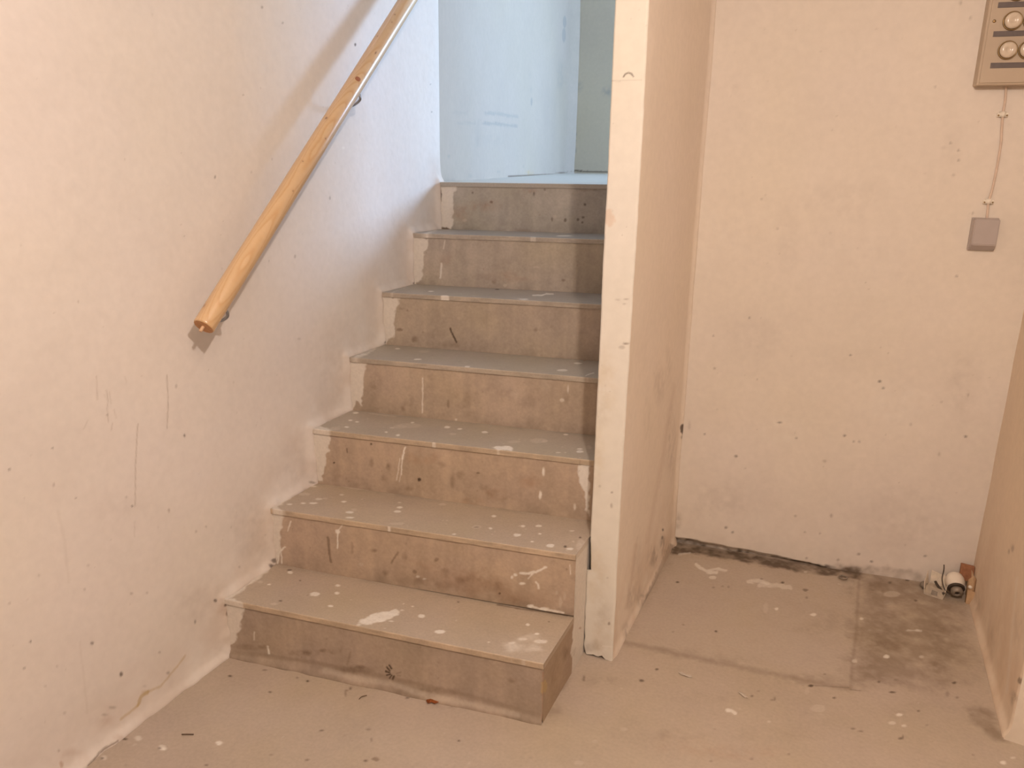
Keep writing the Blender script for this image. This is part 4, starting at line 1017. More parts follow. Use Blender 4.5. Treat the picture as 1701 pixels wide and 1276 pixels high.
# ---------------------------------------------------------------- rest of the cellar room (behind and beside the camera)
def slab(name, boxes, mat=M_WALL, col=WT):
    m = MC()
    for b in boxes: m.box(*b, col)
    return m.build(name, mat, kind='structure')
slab('wall_rear', [(-.14, 3.72, -3.42, -3.3, 0, 2.42)])
slab('wall_far_right', [(3.6, 3.72, -3.3, 1.49, 0, 2.42)])
slab('ceiling', [(-.02, 3.72, -3.3, .40, 2.3, 2.42), (.985, 3.72, .40, 1.49, 2.3, 2.42)])
slab('wall_header', [(0, XD-.001, .28, .40, 2.42, 3.6)])
# ---------------------------------------------------------------- upper hall
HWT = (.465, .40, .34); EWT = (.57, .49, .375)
def wall_hall():
    m = MC(); g = .008; t, z = ar(0, 1, .0027), ar(1.24, 3.0, g); T, Z = np.meshgrid(t, z, indexing='ij')
    Yp = 1.262+T*(4.2-1.262)
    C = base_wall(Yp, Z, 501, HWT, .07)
    C = paint(C, Yp, Z, MARKS['HW'], g, 511)
    X = -(Yp-1.25)/2.95*.5 + fbm(Yp, Z, .4, 520, 3)*.012*np.clip(T*8, 0, 1)
    # rounded outward into the far corner
    X = X - .03*np.clip(T/.8, 0, 1) + .05*np.clip((T-.95)/.05, 0, 1)**2
    m.grid(X, Yp, Z, C)
    m.hexa([(-.17, 1.262, 1.1), (-.05, 1.262, 1.1), (-.60, 4.32, 1.1), (-.72, 4.32, 1.1), (-.17, 1.262, 3.6), (-.05, 1.262, 3.6), (-.60, 4.32, 3.6), (-.72, 4.32, 3.6)], HWT)
    m.hexa([(-.035, 1.262, 2.98), (-.0, 1.262, 2.98), (-.49, 4.2, 2.98), (-.55, 4.2, 2.98), (-.035, 1.262, 3.6), (-.0, 1.262, 3.6), (-.49, 4.2, 3.6), (-.55, 4.2, 3.6)], HWT)
    m.build('wall_hall_left', M_WALL, smooth=True, kind='structure')
    m = MC(); x, z = ar(-.6, 1.4, .008), ar(1.24, 3.0, g); X, Z = np.meshgrid(x, z, indexing='ij')
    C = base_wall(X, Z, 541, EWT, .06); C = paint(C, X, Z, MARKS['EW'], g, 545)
    m.grid(X, 4.2+0*X+fbm(X, Z, .3, 550, 2)*.006, Z, C)
    m.box(-.75, 3.1, 4.22, 4.34, 1.1, 3.6, EWT); m.box(1.4, 3.1, 4.19, 4.22, 1.1, 3.6, EWT)
    m.build('wall_hall_end', M_WALL, smooth=True, kind='structure')
wall_hall()
slab('wall_hall_light_stop', [(.984, 3.1, 1.49, 1.6, 1.0, 3.6)])  # unseen wall, added to stop hall daylight leaking past the divider
slab('wall_hall_right', [(3.0, 3.1, 1.6, 4.19, 1.1, 1.70), (3.0, 3.1, 1.6, 4.19, 2.62, 3.6), (3.0, 3.1, 1.6, 3.25, 1.70, 2.62), (3.0, 3.1, 4.12, 4.19, 1.70, 2.62)])
slab('ceiling_hall', [(-.75, 3.1, .28, 4.34, 3.6, 3.72)])
def floor_hall():
    m = MC(); col = (.64, .63, .60)  # daylight patch put into the colour as a paler floor
    z0 = ZS[6]-.02; z1 = ZS[6]+.001; z2 = ZS[6]+.010
    P = [(-.01, 1.46), (W+.005, 1.46), (3.05, 1.46), (3.05, 4.25), (-.56, 4.25)]
    m.hexa([(-.06, 1.45, z0), (3.05, 1.45, z0), (3.05, 4.25, z0), (-.62, 4.25, z0), (-.06, 1.45, z1-.001), (3.05, 1.45, z1-.001), (3.05, 4.25, z2), (-.62, 4.25, z2)], col)
    m.build('floor_hall', M_TREAD, kind='structure')
floor_hall()
# ---------------------------------------------------------------- things
def tag(o, label=None, cat=None, group=None, kind=None):
    if label: o['label'] = label
    if cat: o['category'] = cat
    if group: o['group'] = group
    if kind: o['kind'] = kind
    return o
def empty(name, loc, rz=0):
    o = bpy.data.objects.new(name, None); COL.objects.link(o); o.location = loc; o.rotation_euler = (0, 0, rz); o.empty_display_size = .05
    return o
# staircase: steps (riser block) each with its tread slab
def staircase():
    root = empty('staircase', (0, 0, 0))
    tag(root, 'raw grey concrete staircase of seven steps with paint-splashed treads beside the left wall', 'staircase')
    Rt = [(.40, .315, .245), (.45, .345, .26), (.46, .355, .27), (.455, .36, .28), (.44, .36, .285), (.43, .365, .30), (.425, .38, .325)]
    zprev = 0
    for i in range(7):
        g = .0026; wr = .898 if i < 2 else .9065
        m = MC(); zt = ZS[i]-TS
        x, v = ar(0, wr, g), ar(0, 1, g/.17); X, Vv = np.meshgrid(x, v, indexing='ij')
        zb = (zprev-.002); Z = zb+(zt+TL[i]*X/W+.004-zb)*Vv
        C = base_conc(X, Z, 600+20*i, Rt[i], .20)
        st = vn(X, Z*0, .012, 605+i)*.06+vn(X, Z*.15, .03, 606+i)*.08
        C = C*(1+st*1.3)[..., None]
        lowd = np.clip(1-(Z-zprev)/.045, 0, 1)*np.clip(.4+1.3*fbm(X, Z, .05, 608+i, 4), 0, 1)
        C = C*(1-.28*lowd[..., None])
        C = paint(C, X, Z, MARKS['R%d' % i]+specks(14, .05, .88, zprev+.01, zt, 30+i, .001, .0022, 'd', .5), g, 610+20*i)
        Y = YS[i]+SK[i]*X + .0015*fbm(X, Z, .08, 615+i, 3)
        if i == 0: Y = Y - .010*np.exp(-((Z)/.016)**2)*(1+.8*vn(X, Z, .04, 616))
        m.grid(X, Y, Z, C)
        yb = (YS[i+1] if i < 6 else 1.46)
        if i < 3:      # open right flank
            y, z = ar(0, 1, .012), ar(zprev*0, ZS[i]-.001, g*1.1); Vy, Z = np.meshgrid(y, z, indexing='ij')
            ya, yc = YS[i]+SK[i]*wr, YS[i+1]+SK[i+1]*wr+.004
            Yy = ya+(yc-ya)*Vy; Zz = Z*(1+TL[i]/ZS[i])
            C = base_conc(Yy, Zz, 800+i, (.40, .30, .22), .10)
            if i == 1: C[:] = np.array(PAL['wp'])*.94
            C = paint(C, Yy, Zz, MARKS['SD'], g, 805)
            m.grid(wr+0*Yy+fbm(Yy, Zz, .05, 806, 2)*.001, Yy, Zz, C)
        # solid core behind the riser
        x1 = wr-.004; y0, y1 = YS[i]+.006, YS[i]+SK[i]*x1+.006; zc = zt-.003
        ye0, ye1 = yb+.03, yb+(SK[i+1] if i < 6 else 0)*x1+.03
        m.hexa([(0.001, y0, 0), (x1, y1, 0), (x1, ye1, 0), (0.001, ye0, 0), (0.001, y0, zc), (x1, y1, zc-.007*(i == 0)), (x1, ye1, zc-.007*(i == 0)), (0.001, ye0, zc)], Rt[i])
        step = m.build('step', M_CONC, root, smooth=True)
        # tread slab
        m = MC(); ov = .004
        depth = (YS[i+1]-YS[i] if i < 6 else 1.46-YS[6])
        vt = np.concatenate([np.linspace(-.0155, -.003, 7), [-.0012], ar(.0, depth+.02, g if i < 5 else g*1.3)])
        x = ar(0, wr+.0005, g); X, Vv = np.meshgrid(x, vt, indexing='ij')
        yf = YS[i]+SK[i]*X-ov
        dep = (YS[i+1]+SK[i+1]*X-YS[i]-SK[i]*X+ov+.004) if i < 6 else (1.462-YS[6]-SK[6]*X+ov)
        s_ = np.clip(Vv, 0, 9)/(depth+.02)
        zt_ = ZS[i]+TL[i]*X/W
        chip = .0012*fbm(X, X*0, .03, 900+i, 4)
        Y = yf + chip + np.where(Vv < 0, np.where(Vv > -.002, .0006, 0), .0022+s_*(dep-.0022))
        Z = zt_ + np.where(Vv < 0, Vv+(.0155-TS)*0, 0)
        Z = Z + .0008*fbm(X, Y, .12, 910+i, 3)*np.clip(s_*5, 0, 1)*(Vv > 0)
        tint = [(.46, .375, .29), (.455, .37, .285), (.42, .36, .29), (.40, .355, .295), (.385, .345, .30), (.375, .345, .31), (.66, .65, .62)][i]  # daylight worked into the tints: greyer upper treads, pale landing
        C = base_conc(X, Y, 920+20*i, tint, .10)
        lip = (Vv < 0)
        lc = np.array([.50, .38, .265] if i < 3 else [.44, .365, .29])*(1+.5*fbm(X, Z*3, .04, 930+i, 4))[..., None]
        if i < 6: C[lip] = (C*.35+lc*.65)[lip]
        else: C[lip] = np.array([.40, .36, .31])
        if i < 6:
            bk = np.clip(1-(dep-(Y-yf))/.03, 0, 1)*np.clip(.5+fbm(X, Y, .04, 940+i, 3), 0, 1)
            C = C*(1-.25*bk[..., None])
        n = [10, 18, 22, 12, 8, 6, 2][i]
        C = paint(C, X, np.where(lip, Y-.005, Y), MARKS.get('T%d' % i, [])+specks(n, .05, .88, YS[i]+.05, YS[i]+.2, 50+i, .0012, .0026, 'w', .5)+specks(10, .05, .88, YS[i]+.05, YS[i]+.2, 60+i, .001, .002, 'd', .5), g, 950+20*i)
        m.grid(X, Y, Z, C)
        if i < 2:      # right edge of the slab
            e = ar(0, 1, .02); E_, Zk = np.meshgrid(e, np.linspace(-TS, -.0005, 5), indexing='ij')
            ya, yc = YS[i]+SK[i]*wr-ov, YS[i+1]+SK[i+1]*wr
            m.grid(wr+.0006+0*E_, ya+.002+(yc-ya)*E_, ZS[i]+TL[i]+Zk, np.tile(np.array([.40, .31, .23] if i == 0 else [.62, .54, .46]), E_.shape+(1,)))
        m.build('tread', M_TREAD, step, smooth=False)
        zprev = ZS[i]+(TL[i] if i == 9 else 0)
staircase()
# ---------------------------------------------------------------- generic solids with bmesh
def bm_obj(name, bm, mat, parent=None, smooth=False, mats=None):
    me = bpy.data.meshes.new(name); bmesh.ops.recalc_face_normals(bm, faces=bm.faces); bm.to_mesh(me); bm.free()
    if smooth:
        for p in me.polygons: p.use_smooth = True
    me.materials.append(mat)
    o = bpy.data.objects.new(name, me); COL.objects.link(o)
    if parent: o.parent = parent
    return o
def bm_box(bm, x0, x1, y0, y1, z0, z1, bev=0, mtx=None, seg=2):
    r = bmesh.ops.create_cube(bm, size=1); vs = r['verts']
    for v in vs: v.co = Vector((x0+(v.co.x+.5)*(x1-x0), y0+(v.co.y+.5)*(y1-y0), z0+(v.co.z+.5)*(z1-z0)))
    if bev:
        es = list({e for v in vs for e in v.link_edges}); r = bmesh.ops.bevel(bm, geom=es, offset=bev, segments=seg, affect='EDGES', profile=.5)
        vs = [v for v in bm.verts if v.is_valid and (v in r['verts'] or v in vs)] if False else vs
    return bm
def bm_lathe(bm, prof, o=Vector((0, 0, 0)), ax=Vector((0, 0, 1)), seg=40):
    q = Vector((0, 0, 1)).rotation_difference(ax.normalized()); rings = []
    for r, h in prof:
        ring = []
        for k in range(seg):
            a = 2*PI*k/seg; ring.append(bm.verts.new(o+q@Vector((r*math.cos(a), r*math.sin(a), h))))
        rings.append(ring)
    for a, b in zip(rings[:-1], rings[1:]):
        for k in range(seg): bm.faces.new((a[k], a[(k+1) % seg], b[(k+1) % seg], b[k]))
    bm.faces.new(rings[0][::-1]); bm.faces.new(rings[-1])
def bm_tube(bm, pts, r, seg=12, rads=None):
    pts = [Vector(p) for p in pts]; n = len(pts); prev = None; rings = []
    for i, p in enumerate(pts):
        t = (pts[min(i+1, n-1)]-pts[max(i-1, 0)]).normalized()
        a = Vector((0, 0, 1)) if abs(t.z) < .9 else Vector((1, 0, 0))
        if prev is not None: a = prev
        b = t.cross(a).normalized(); a = b.cross(t).normalized(); prev = a
        rr = rads[i] if rads else r
        rings.append([bm.verts.new(p+(a*math.cos(2*PI*k/seg)+b*math.sin(2*PI*k/seg))*rr) for k in range(seg)])
    for A, B in zip(rings[:-1], rings[1:]):
        for k in range(seg): bm.faces.new((A[k], A[(k+1) % seg], B[(k+1) % seg], B[k]))
    bm.faces.new(rings[0][::-1]); bm.faces.new(rings[-1])
def curve_pts(P, n=24):     # Catmull-Rom
    P = [Vector(p) for p in P]; P = [P[0]*2-P[1]]+P+[P[-1]*2-P[-2]]; out = []
    for i in range(1, len(P)-2):
        for k in range(n):
            t = k/n; a, b, c, d = P[i-1:i+3]
            out.append(.5*((2*b)+(c-a)*t+(2*a-5*b+4*c-d)*t*t+(3*b-a-3*c+d)*t**3))
    out.append(P[-2]); return out
M_METAL = plain_mat('dull_steel', (.30, .31, .33), .35, .9, .1)
M_PLUG = plain_mat('knot_wood', (.33, .125, .06), .5, 0, .1, 200)
M_DOWEL = plain_mat('dowel_wood', (.72, .48, .30), .55, 0, .08, 120)
M_END = plain_mat('sawn_end_wood', (.50, .26, .12), .75, 0, .14, 130, .2)
# ---------------------------------------------------------------- handrail
def handrail():
    DX = .090; R = .0253
    A = Vector((DX, -.060, .9415)); B0 = Vector((DX, .897, 1.803)); ax = (B0-A).normalized()
    L = 1.62
    root = empty('handrail', A)
    tag(root, 'round pine handrail fixed on steel brackets along the white left wall', 'handrail')
    e1 = Vector((1, 0, 0)); e2 = ax.cross(e1).normalized()       # e1 away from the wall
    m = MC(); s = np.concatenate([[0, .0012, .003], ar(.0045, L, .0026)]); th = np.linspace(0, 2*PI, 97)
    Sg, T = np.meshgrid(s, th, indexing='ij')
    rr = R*np.ones_like(Sg); rr[0] = R-.002; rr[1] = R-.0007
    a = rr*np.cos(T); b = rr*np.sin(T)
    # growth rings of a plank whose pith runs slightly askew below the rail
    dd = .050+.016*np.sin(Sg*3.4+.4)+.004*np.sin(Sg*11); pa = -.755*dd+.004*np.sin(Sg*5); pb = .656*dd
    rad = np.hypot(a-pa+.0012*fbm(Sg, T*.02, .08, 31, 3), (b-pb)*.9)
    ph = rad/.0036+.25*fbm(Sg, T*.02, .05, 37, 3)
    f = ph-np.floor(ph); ring = np.clip((f-.35)/.5, 0, 1)**2*np.clip((1-f)/.12, 0, 1)
    C = np.empty(Sg.shape+(3,)); C[:] = (.66, .44, .235)
    C *= (1+.05*fbm(Sg*.15, T*.02, .01, 41, 3)+.05*fbm(Sg, T*.02, .15, 45, 2))[..., None]
    C = C*(1-ring[..., None]*np.array([.10, .19, .32]))
    U = Sg; Vt = T*R
    kn = [(.703, -1.45, .0042, .0035), (.640, -.33, .0022, .0020), (.535, -1.07, .0020, .0018), (.44, -.33, .0018, .0018), (1.178, -1.09, .0025, .0022), (1.143, -.9, .002, .0015), (1.068, -1.52, .0025, .002), (1.002, -.63, .0060, .0020), (.043, -1.9, .006, .0030), (.071, .62, .007, .0022)]
    for (s0, t0, ru, rv) in kn:
        t0 = t0 % (2*PI)
        d = np.hypot((U-s0)/ru, (Vt-t0*R)/rv); k_ = np.clip(1.4-d, 0, 1)[..., None]*.85; C = C*(1-k_)+np.array((.10, .04, .02))*k_
        k_ = np.clip(1-d/5, 0, 1)[..., None]*.25; C = C*(1-k_)+np.array((.50, .26, .10))*k_
    P = [ax[j]*Sg+e1[j]*a+e2[j]*b for j in range(3)]
    m.grid(P[0], P[1], P[2], C, flip=True)
    m.build('rail', M_WOOD, root, smooth=True)
    bm = bmesh.new(); bm_lathe(bm, [(R-.0022, -.0), (R-.0024, .0006)], Vector((0, 0, 0)), -ax, 64)
    bm_obj('sawn_end', bm, M_END, root)
    bm = bmesh.new(); bm_lathe(bm, [(R-.001, -.001), (R-.001, .004)], ax*L, ax, 64); bm_obj('sawn_end', bm, M_END, root)
    bm = bmesh.new(); bm_lathe(bm, [(.0040, 0), (.0040, .013), (.0034, .0142)], e2*(-.001)+e1*.0, -ax, 24)
    bm_obj('dowel', bm, M_DOWEL, root)
    # knot plug over the upper screw
    def surf(s0, t0, off=0): return ax*s0+e1*((R+off)*math.cos(t0))+e2*((R+off)*math.sin(t0))
    sp, tp = KPL
    n = (surf(sp, tp)-ax*sp).normalized()
    bm = bmesh.new(); bm_lathe(bm, [(.0078, -.003), (.0078, .0003), (.0070, .0008)], surf(sp, tp), n, 24); bm_obj('plug', bm, M_PLUG, root, True)
    for sb in BRK:
        bm = bmesh.new(); c = ax*sb
        p0 = c + Vector((0, .0157, -.0175)); wl = c + Vector((-DX+.002, .035, -.053))
        pts = curve_pts([p0, c+Vector((.001, .0195, -.041)), c+Vector((-.040, .027, -.058)), wl], 10)
        bm_tube(bm, pts, .0036, 14)
        br = bm_obj('bracket', bm, M_METAL, root, True)
        bm = bmesh.new(); bm_lathe(bm, [(.011, 0), (.011, .002), (.009, .0032)], wl-Vector((.001, 0, 0)), Vector((1, 0, 0)), 32); bm_obj('wall_rosette', bm, M_METAL, br, True)
        bm = bmesh.new(); bm_lathe(bm, [(.009, 0), (.009, .003)], p0+Vector((0, 0, -.001)), up_(e2), 24); bm_obj('saddle_plate', bm, M_METAL, br)
def up_(e2): return e2 if e2.z > 0 else -e2
BRK = (.078, .88); KPL = (.880, -.77)
handrail()
# ---------------------------------------------------------------- fuse board, cable, junction box on the recess wall
NA = math.atan(NBK)
def on_recess(e, z=0, off=0):     # e metres along the wall from the divider corner, off = distance out of the wall
    return Vector((.983+e*math.cos(NA)+off*math.sin(NA), NBY+e*math.sin(NA)-off*math.cos(NA), z))
M_PANEL = plain_mat('grey_enamel_panel', (.50, .40, .30), .45, 0, .04, 12)
M_STRIP = plain_mat('dark_strip', (.13, .105, .10), .5, 0, .1, 80)
M_CER = plain_mat('glazed_porcelain', (.66, .56, .45), .18, 0, .06, 60)
M_BRASS = plain_mat('aged_brass', (.30, .20, .09), .35, .6, .15, 60)
M_CABLE = plain_mat('painted_cable', (.68, .54, .44), .6, 0, .05, 60)
M_CLIP = plain_mat('white_clip', (.82, .76, .66), .5, 0, .04, 60)
M_JB = plain_mat('grey_plastic_box', (.46, .40, .38), .5, 0, .03, 30)
M_DARK = plain_mat('dark_hole', (.03, .02, .015), .8)
def fuse_board():
    root = empty('fuse_board', on_recess(.7295, 1.5445, 0), NA)
    tag(root, 'grey electrical fuse board with rows of round porcelain fuses high on the recess wall', 'fuse board')
    Wd, H, D = .200, .44, .045
    bm = bmesh.new(); bm_box(bm, 0, Wd, -D, .012, 0, H, .004); bm_obj('enclosure', bm, M_PANEL, root)
    bm = bmesh.new(); bm_box(bm, .006, Wd-.006, -D-.003, -D+.002, .006, H-.006, .0015); bm_obj('face_plate', bm, M_PANEL, root)
    for zc in (.0505, .1302, .2020, .2745):
        bm = bmesh.new(); bm_box(bm, .0205 if zc > .1 else .0265, Wd-.012, -D-.0042, -D-.002, zc-.0070, zc+.0070, .0006); tag(bm_obj('label_strip', bm, M_STRIP, root), 'dark narrow label strip')
    for zc in (.0885, .1615, .2340):
        for k in range(3):
            xc = .0610+.0483*k; c = Vector((xc, -D-.003, zc)); n = Vector((0, -1, 0))
            bm = bmesh.new(); bm_lathe(bm, [(.0205, 0), (.0205, .011), (.0195, .014), (.016, .0165), (.010, .0175), (.0065, .0160), (.004, .0150), (.001, .0149)], c, n, 40); f = bm_obj('fuse', bm, M_CER, root, True)
            bm = bmesh.new(); bm_lathe(bm, [(.0236, 0), (.0238, .006), (.0228, .0075), (.0207, .0060), (.0207, .002)], c, n, 40); bm_obj('brass_ring', bm, M_BRASS, f, True)
    bm = bmesh.new(); bm_lathe(bm, [(.0042, 0), (.0042, .002), (.003, .003)], Vector((.018, -D-.002, .1625)), Vector((0, -1, 0)), 20); bm_obj('screw', bm, M_BRASS, root, True)
fuse_board()
def junction():
    root = empty('junction_box', on_recess(.784, 1.0925, 0), NA)
    tag(root, 'small square grey junction box at the lower end of the cable on the recess wall', 'junction box')
    bm = bmesh.new(); bm_box(bm, 0, .070, -.012, .010, 0, .094, .003); bm_obj('base', bm, M_JB, root)
    # cover with sloped edges
    bm = bmesh.new(); o = [(.001, .001), (.069, .001), (.069, .093), (.001, .093)]; i = [(.003, .018), (.067, .018), (.067, .0905), (.003, .0905)]
    va = [bm.verts.new((x, -.012, z)) for x, z in o]; vb = [bm.verts.new((x, -.034, z)) for x, z in i]
    bm.faces.new(va); bm.faces.new(vb[::-1])
    for k in range(4): bm.faces.new((va[k], va[(k+1) % 4], vb[(k+1) % 4], vb[k]))
    bmesh.ops.bevel(bm, geom=list(bm.edges), offset=.0022, segments=3, affect='EDGES'); bm_obj('cover', bm, M_JB, root)
    # cable
    pts = [on_recess(e, z, o) for e, z, o in [(.812, 1.5475, .008), (.8165, 1.505, .005), (.8160, 1.471, .0075), (.8205, 1.43, .005), (.8245, 1.39, .005), (.8250, 1.316, .0048), (.8225, 1.262, .005), (.8185, 1.232, .0075), (.8205, 1.21, .006), (.8215, 1.1845, .008)]]
    bm = bmesh.new(); bm_tube(bm, curve_pts(pts, 10), .0033, 12)
    tag(bm_obj('electric_cable', bm, M_CABLE, None, True), 'thin wall-coloured cable running down from the fuse board to the small box', 'cable')
    for j, (e, z) in enumerate(((.8162, 1.471), (.8188, 1.233))):
        c = empty('cable_clip', on_recess(e, z, 0), NA)
        tag(c, ('white cable clip just below the fuse board', 'white cable clip just above the grey junction box')[j], 'cable clip', 'clips holding the cable')
        bm = bmesh.new(); R_ = .0085
        pr = [(R_*math.cos(a), R_*math.sin(a)) for a in np.linspace(0, PI, 13)]; pi_ = [(.0042*math.cos(a), .0042*math.sin(a)) for a in np.linspace(0, PI, 13)]
        vs = []
        for zz in (-.007, .007):
            vs.append([bm.verts.new((x, -y-.0035, zz)) for x, y in pr]+[bm.verts.new((-x, -.0002-(.0035+y)*.92, zz)) for x, y in pi_])
        n_ = len(vs[0])
        for k in range(n_): bm.faces.new((vs[0][k], vs[0][(k+1) % n_], vs[1][(k+1) % n_], vs[1][k]))
        bm.faces.new(vs[0][::-1]); bm.faces.new(vs[1])
        bm_obj('saddle', bm, M_CLIP, c, True)
        for sx in (-1, 1):
            bm = bmesh.new(); bm_box(bm, sx*.0105-.0035, sx*.0105+.0035, -.008, .001, -.007, .004, .001); bm_obj('foot', bm, M_CLIP, c)
            bm = bmesh.new(); bm_lathe(bm, [(.0026, 0), (.0022, .0012)], Vector((sx*.0105, -.0078, -.003)), Vector((0, -1, 0)), 14); bm_obj('nail_head', bm, M_BRASS, c)
junction()
# ---------------------------------------------------------------- litter in the far right corner
M_CARD = plain_mat('brown_cardboard', (.50, .33, .19), .8, 0, .1, 60, .2)
M_BOXW = plain_mat('dirty_white_card', (.76, .66, .54), .75, 0, .12, 50, .2)
M_PORC = plain_mat('white_porcelain', (.82, .74, .64), .3, 0, .04, 50)
M_RUBB = plain_mat('black_rubber', (.05, .035, .025), .6, 0, .1, 60)
M_RUST = plain_mat('red_brown_shard', (.34, .15, .075), .75, 0, .18, 80, .2)
M_GREY = plain_mat('grimy_metal', (.26, .22, .18), .5, .3, .15, 80)
M_LEAF = plain_mat('dead_leaf', (.42, .13, .035), .7, 0, .3, 150, .3)
M_FLAKE = plain_mat('paint_flake', (.82, .74, .65), .7)
M_TWIG = plain_mat('dark_twig', (.10, .06, .035), .8)
def sheet(name, pts, th, mat, parent=None, loc=None, smooth=False):      # thin solid from a polygon in 3d
    bm = bmesh.new(); vs = [bm.verts.new(p) for p in pts]; f = bm.faces.new(vs)
    n = (Vector(pts[1])-Vector(pts[0])).cross(Vector(pts[2])-Vector(pts[0])).normalized()
    r = bmesh.ops.extrude_face_region(bm, geom=[f]); bmesh.ops.translate(bm, verts=[v for v in r['geom'] if isinstance(v, bmesh.types.BMVert)], vec=n*th)
    o = bm_obj(name, bm, mat, parent, smooth)
    if loc: o.location = loc
    return o
def litter():
    # crushed carton, its open end towards the room
    o = empty('crushed_carton', (1.832, 1.196, .0), -.30); o.scale = (.76, .80, .80)
    tag(o, 'crushed off-white carton lying leftmost among the litter in the far right corner', 'carton')
    sheet('bottom_panel', [(-.036, -.032, .001), (.036, -.032, .001), (.034, .040, .001), (-.036, .040, .001)], .0016, M_BOXW, o)
    bm = bmesh.new()
    P = [(-.036, -.032, .002), (.036, -.032, .002), (.033, -.022, .036), (-.033, -.022, .038), (-.030, .012, .036), (.026, .012, .034)]
    vs = [bm.verts.new(p) for p in P]; bm.faces.new((vs[0], vs[1], vs[2], vs[3])); bm.faces.new((vs[3], vs[2], vs[5], vs[4]))
    bmesh.ops.solidify(bm, geom=list(bm.faces), thickness=.0016); bm_obj('front_panel', bm, M_BOXW, o)
    sheet('back_panel', [(-.034, .040, .002), (.034, .040, .002), (.026, .052, .066), (-.036, .050, .074)], .0016, M_BOXW, o)
    sheet('side_flap', [(-.036, -.032, .002), (-.036, .040, .002), (-.050, .046, .070), (-.046, -.012, .040)], .0016, M_BOXW, o)
    sheet('side_flap', [(.036, .040, .002), (.036, -.030, .002), (.040, -.02, .030), (.036, .045, .058)], .0016, M_BOXW, o)
    tag(sheet('worn_patch', [(-.010, -.0325, .010), (.014, -.0325, .010), (.013, -.0268, .026), (-.009, -.0268, .026)], -.0006, M_GREY, o), 'brown stain on the carton front')
    # porcelain lampholder
    o = empty('lamp_holder', (1.881, 1.210, .034))
    tag(o, 'white porcelain lamp holder with a black collar lying between carton and cardboard', 'lamp holder')
    d = Vector((.10, -.80, -.38)).normalized(); b0 = Vector((0, .030, .024))
    bm = bmesh.new(); bm_lathe(bm, [(.004, -.003), (.016, 0), (.024, .007), (.0275, .018), (.028, .030), (.0255, .042), (.021, .050)], b0, d, 40); bm_obj('porcelain_body', bm, M_PORC, o, True)
    bm = bmesh.new(); bm_lathe(bm, [(.0215, .049), (.0245, .050), (.0245, .055), (.0215, .057), (.019, .056)], b0, d, 40); bm_obj('collar', bm, M_RUBB, o, True)
    bm = bmesh.new(); bm_lathe(bm, [(.0165, .054), (.0175, .062), (.0165, .072), (.012, .074), (.0085, .074), (.0085, .066), (.001, .066)], b0, d, 32); c = bm_obj('threaded_socket', bm, M_GREY, o, True)
    bm = bmesh.new(); bm_lathe(bm, [(.0078, .0672), (.0070, .0690), (.001, .0690)], b0, d, 20); bm_obj('contact_hole', bm, M_DARK, c)
    bm = bmesh.new(); bm_tube(bm, curve_pts([(-.030, .045, .046), (-.030, .030, .034), (-.034, .005, .014), (-.026, -.018, -.008), (-.012, -.032, -.018)], 8), .0016, 8); bm_obj('lead_wire', bm, M_RUBB, o, True)
    bm = bmesh.new(); bm_tube(bm, curve_pts([(-.052, .008, .010), (-.046, -.004, .004), (-.036, -.016, -.004), (-.027, -.026, -.012)], 8), .0042, 10)
    t = bm_obj('black_strap', bm, M_RUBB, None, True); t.location = (1.880, 1.196, .030); tag(t, 'short black strap leaning between the carton and the porcelain lamp holder', 'strap')
    # cardboard roll
    o = empty('cardboard_piece', (1.931, 1.203, 0), .12)
    tag(o, 'tan curled cardboard piece standing against the right wall in the corner', 'cardboard')
    bm = bmesh.new(); inn = []; out = []
    for k in range(17):
        a = -PI*.75+PI*1.25*k/16
        cx_, cy_ = .019*math.cos(a)-.006, .030*math.sin(a); ox, oy = .0175*math.cos(a)-.006, .0285*math.sin(a)
        tp = .074+.016*math.sin(k*.5)
        out.append((bm.verts.new((cx_, cy_, .001)), bm.verts.new((cx_*.9, cy_+.012, tp)))); inn.append((bm.verts.new((ox, oy, .001)), bm.verts.new((ox*.9, oy+.012, tp))))
    for k in range(16):
        bm.faces.new((out[k][0], out[k+1][0], out[k+1][1], out[k][1])); bm.faces.new((inn[k][0], inn[k][1], inn[k+1][1], inn[k+1][0]))
        bm.faces.new((out[k][1], out[k+1][1], inn[k+1][1], inn[k][1])); bm.faces.new((out[k][0], inn[k][0], inn[k+1][0], out[k+1][0]))
    bm.faces.new((out[0][0], out[0][1], inn[0][1], inn[0][0])); bm.faces.new((out[16][0], inn[16][0], inn[16][1], out[16][1]))
    bm_obj('curled_wall', bm, M_CARD, o, True)
    sheet('front_flap', [(-.019, -.030, .001), (.010, -.034, .001), (.010, -.026, .042), (-.017, -.020, .044)], .0018, M_CARD, o)
    bm = bmesh.new(); bm_lathe(bm, [(.002, 0), (.0055, .002), (.0062, .006), (.004, .010), (.001, .011)], Vector((-.010, -.018, .050)), Vector((.3, -.5, 1)), 20)
    k = bm_obj('plastic_knob', bm, M_PORC, None, True); k.location = (1.931, 1.203, 0); tag(k, 'tiny white knob resting in the curled cardboard in the corner', 'knob')
    bm = bmesh.new(); bm_box(bm, -.020, .020, -.006, .006, 0, .050, .002)
    for v in bm.verts: v.co.x += .004*math.sin(v.co.z*90); v.co.y += v.co.z*.2
    t = bm_obj('rusty_brown_shard', bm, M_RUST); t.location = (1.915, 1.238, .052); t.rotation_euler = (0, .12, .1); tag(t, 'red-brown shard leaning in the corner behind the curled cardboard', 'shard')
    t.location.z = .048
    bm = bmesh.new(); bm_lathe(bm, [(.004, 0), (.011, .002), (.012, .010), (.008, .016), (.002, .017)], Vector((0, 0, 0)), Vector((-.5, -.6, .5)), 20)
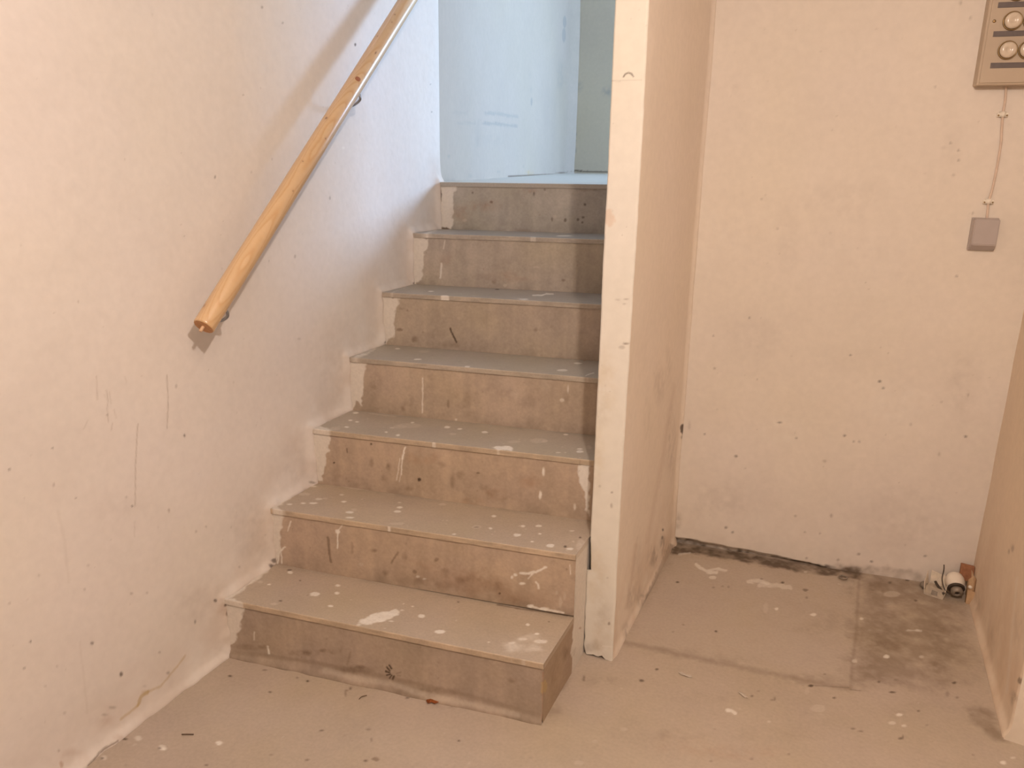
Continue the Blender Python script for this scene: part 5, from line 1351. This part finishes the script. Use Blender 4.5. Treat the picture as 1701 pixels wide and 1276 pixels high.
    t = bm_obj('rubber_grommet', bm, M_GREY, None, True); t.location = (1.803, 1.222, .010); tag(t, 'small dark grommet on the floor left of the crushed carton', 'grommet')
litter()
def torus(name, loc, R_, r_, mat, rot=(0, 0, 0)):
    bm = bmesh.new(); n = 36; k = 12; vs = []
    for i in range(n):
        a = 2*PI*i/n; vs.append([bm.verts.new(((R_+r_*math.cos(2*PI*j/k))*math.cos(a), (R_+r_*math.cos(2*PI*j/k))*math.sin(a), r_*math.sin(2*PI*j/k))) for j in range(k)])
    for i in range(n):
        for j in range(k): bm.faces.new((vs[i][j], vs[(i+1) % n][j], vs[(i+1) % n][(j+1) % k], vs[i][(j+1) % k]))
    o = bm_obj(name, bm, mat, None, True); o.location = loc; o.rotation_euler = rot; return o
tag(torus('metal_ring', (1.556, 1.168, .0090), .0115, .0032, M_GREY), 'small dark metal ring lying on the pale slab near the back wall', 'ring')
def flake(name, loc, pts, mat, label, cat, rz=0, th=.0012, curl=.004, group=None):
    bm = bmesh.new(); c = bm.verts.new((0, 0, curl)); vs = [bm.verts.new((x, y, .0006+curl*.5*abs(math.sin(i*1.7)))) for i, (x, y) in enumerate(pts)]
    for i in range(len(vs)): bm.faces.new((c, vs[i], vs[(i+1) % len(vs)]))
    bmesh.ops.solidify(bm, geom=list(bm.faces), thickness=th)
    o = bm_obj(name, bm, mat); o.location = loc; o.rotation_euler = (0, 0, rz); tag(o, label, cat, group); return o
lf = flake('dead_leaf', (.6115, .064, .0020), [(-.019, .008), (-.014, .022), (-.004, .018), (.002, .008), (.012, .004), (.022, -.004), (.014, -.013), (.004, -.010), (-.002, -.018), (-.010, -.010)], M_LEAF, 'small curled red-brown dead leaf on the floor before the bottom step', 'leaf', .1, .0008, .007)
flake('paint_flake', (1.180, .435, .0020), [(-.021, .006), (-.010, .008), (.002, .004), (.012, .005), (.021, -.002), (.012, -.007), (0, -.004), (-.010, -.003)], M_FLAKE, 'long white paint flake on the floor in front of the recess', 'paint flake', .0)
flake('paint_flake', (1.3335, .4155, .0018), [(-.014, .010), (-.004, .008), (.006, .003), (.014, -.008), (.006, -.010), (-.004, -.002), (-.012, .004)], M_FLAKE, 'white paint flake on the open floor below the recess slab edge', 'paint flake', .0)
bm = bmesh.new(); bm_tube(bm, [(-.014, .001, .0026), (0, 0, .003), (.014, -.001, .0026)], .0013, 8)
t = bm_obj('twig', bm, M_TWIG, None, True); t.location = (.147, -.285, .001); t.rotation_euler = (0, 0, .5); tag(t, 'thin dark twig on the floor by the left wall', 'twig')
bm = bmesh.new(); bm_tube(bm, curve_pts([(-.004, -.010, .0026), (-.003, 0, .003), (.006, .010, .0030)], 6), .0010, 8)
t = bm_obj('straw', bm, M_TWIG, None, True); t.location = (.447, .0, .001); tag(t, 'short curved dark straw on the floor in front of the bottom step', 'straw')
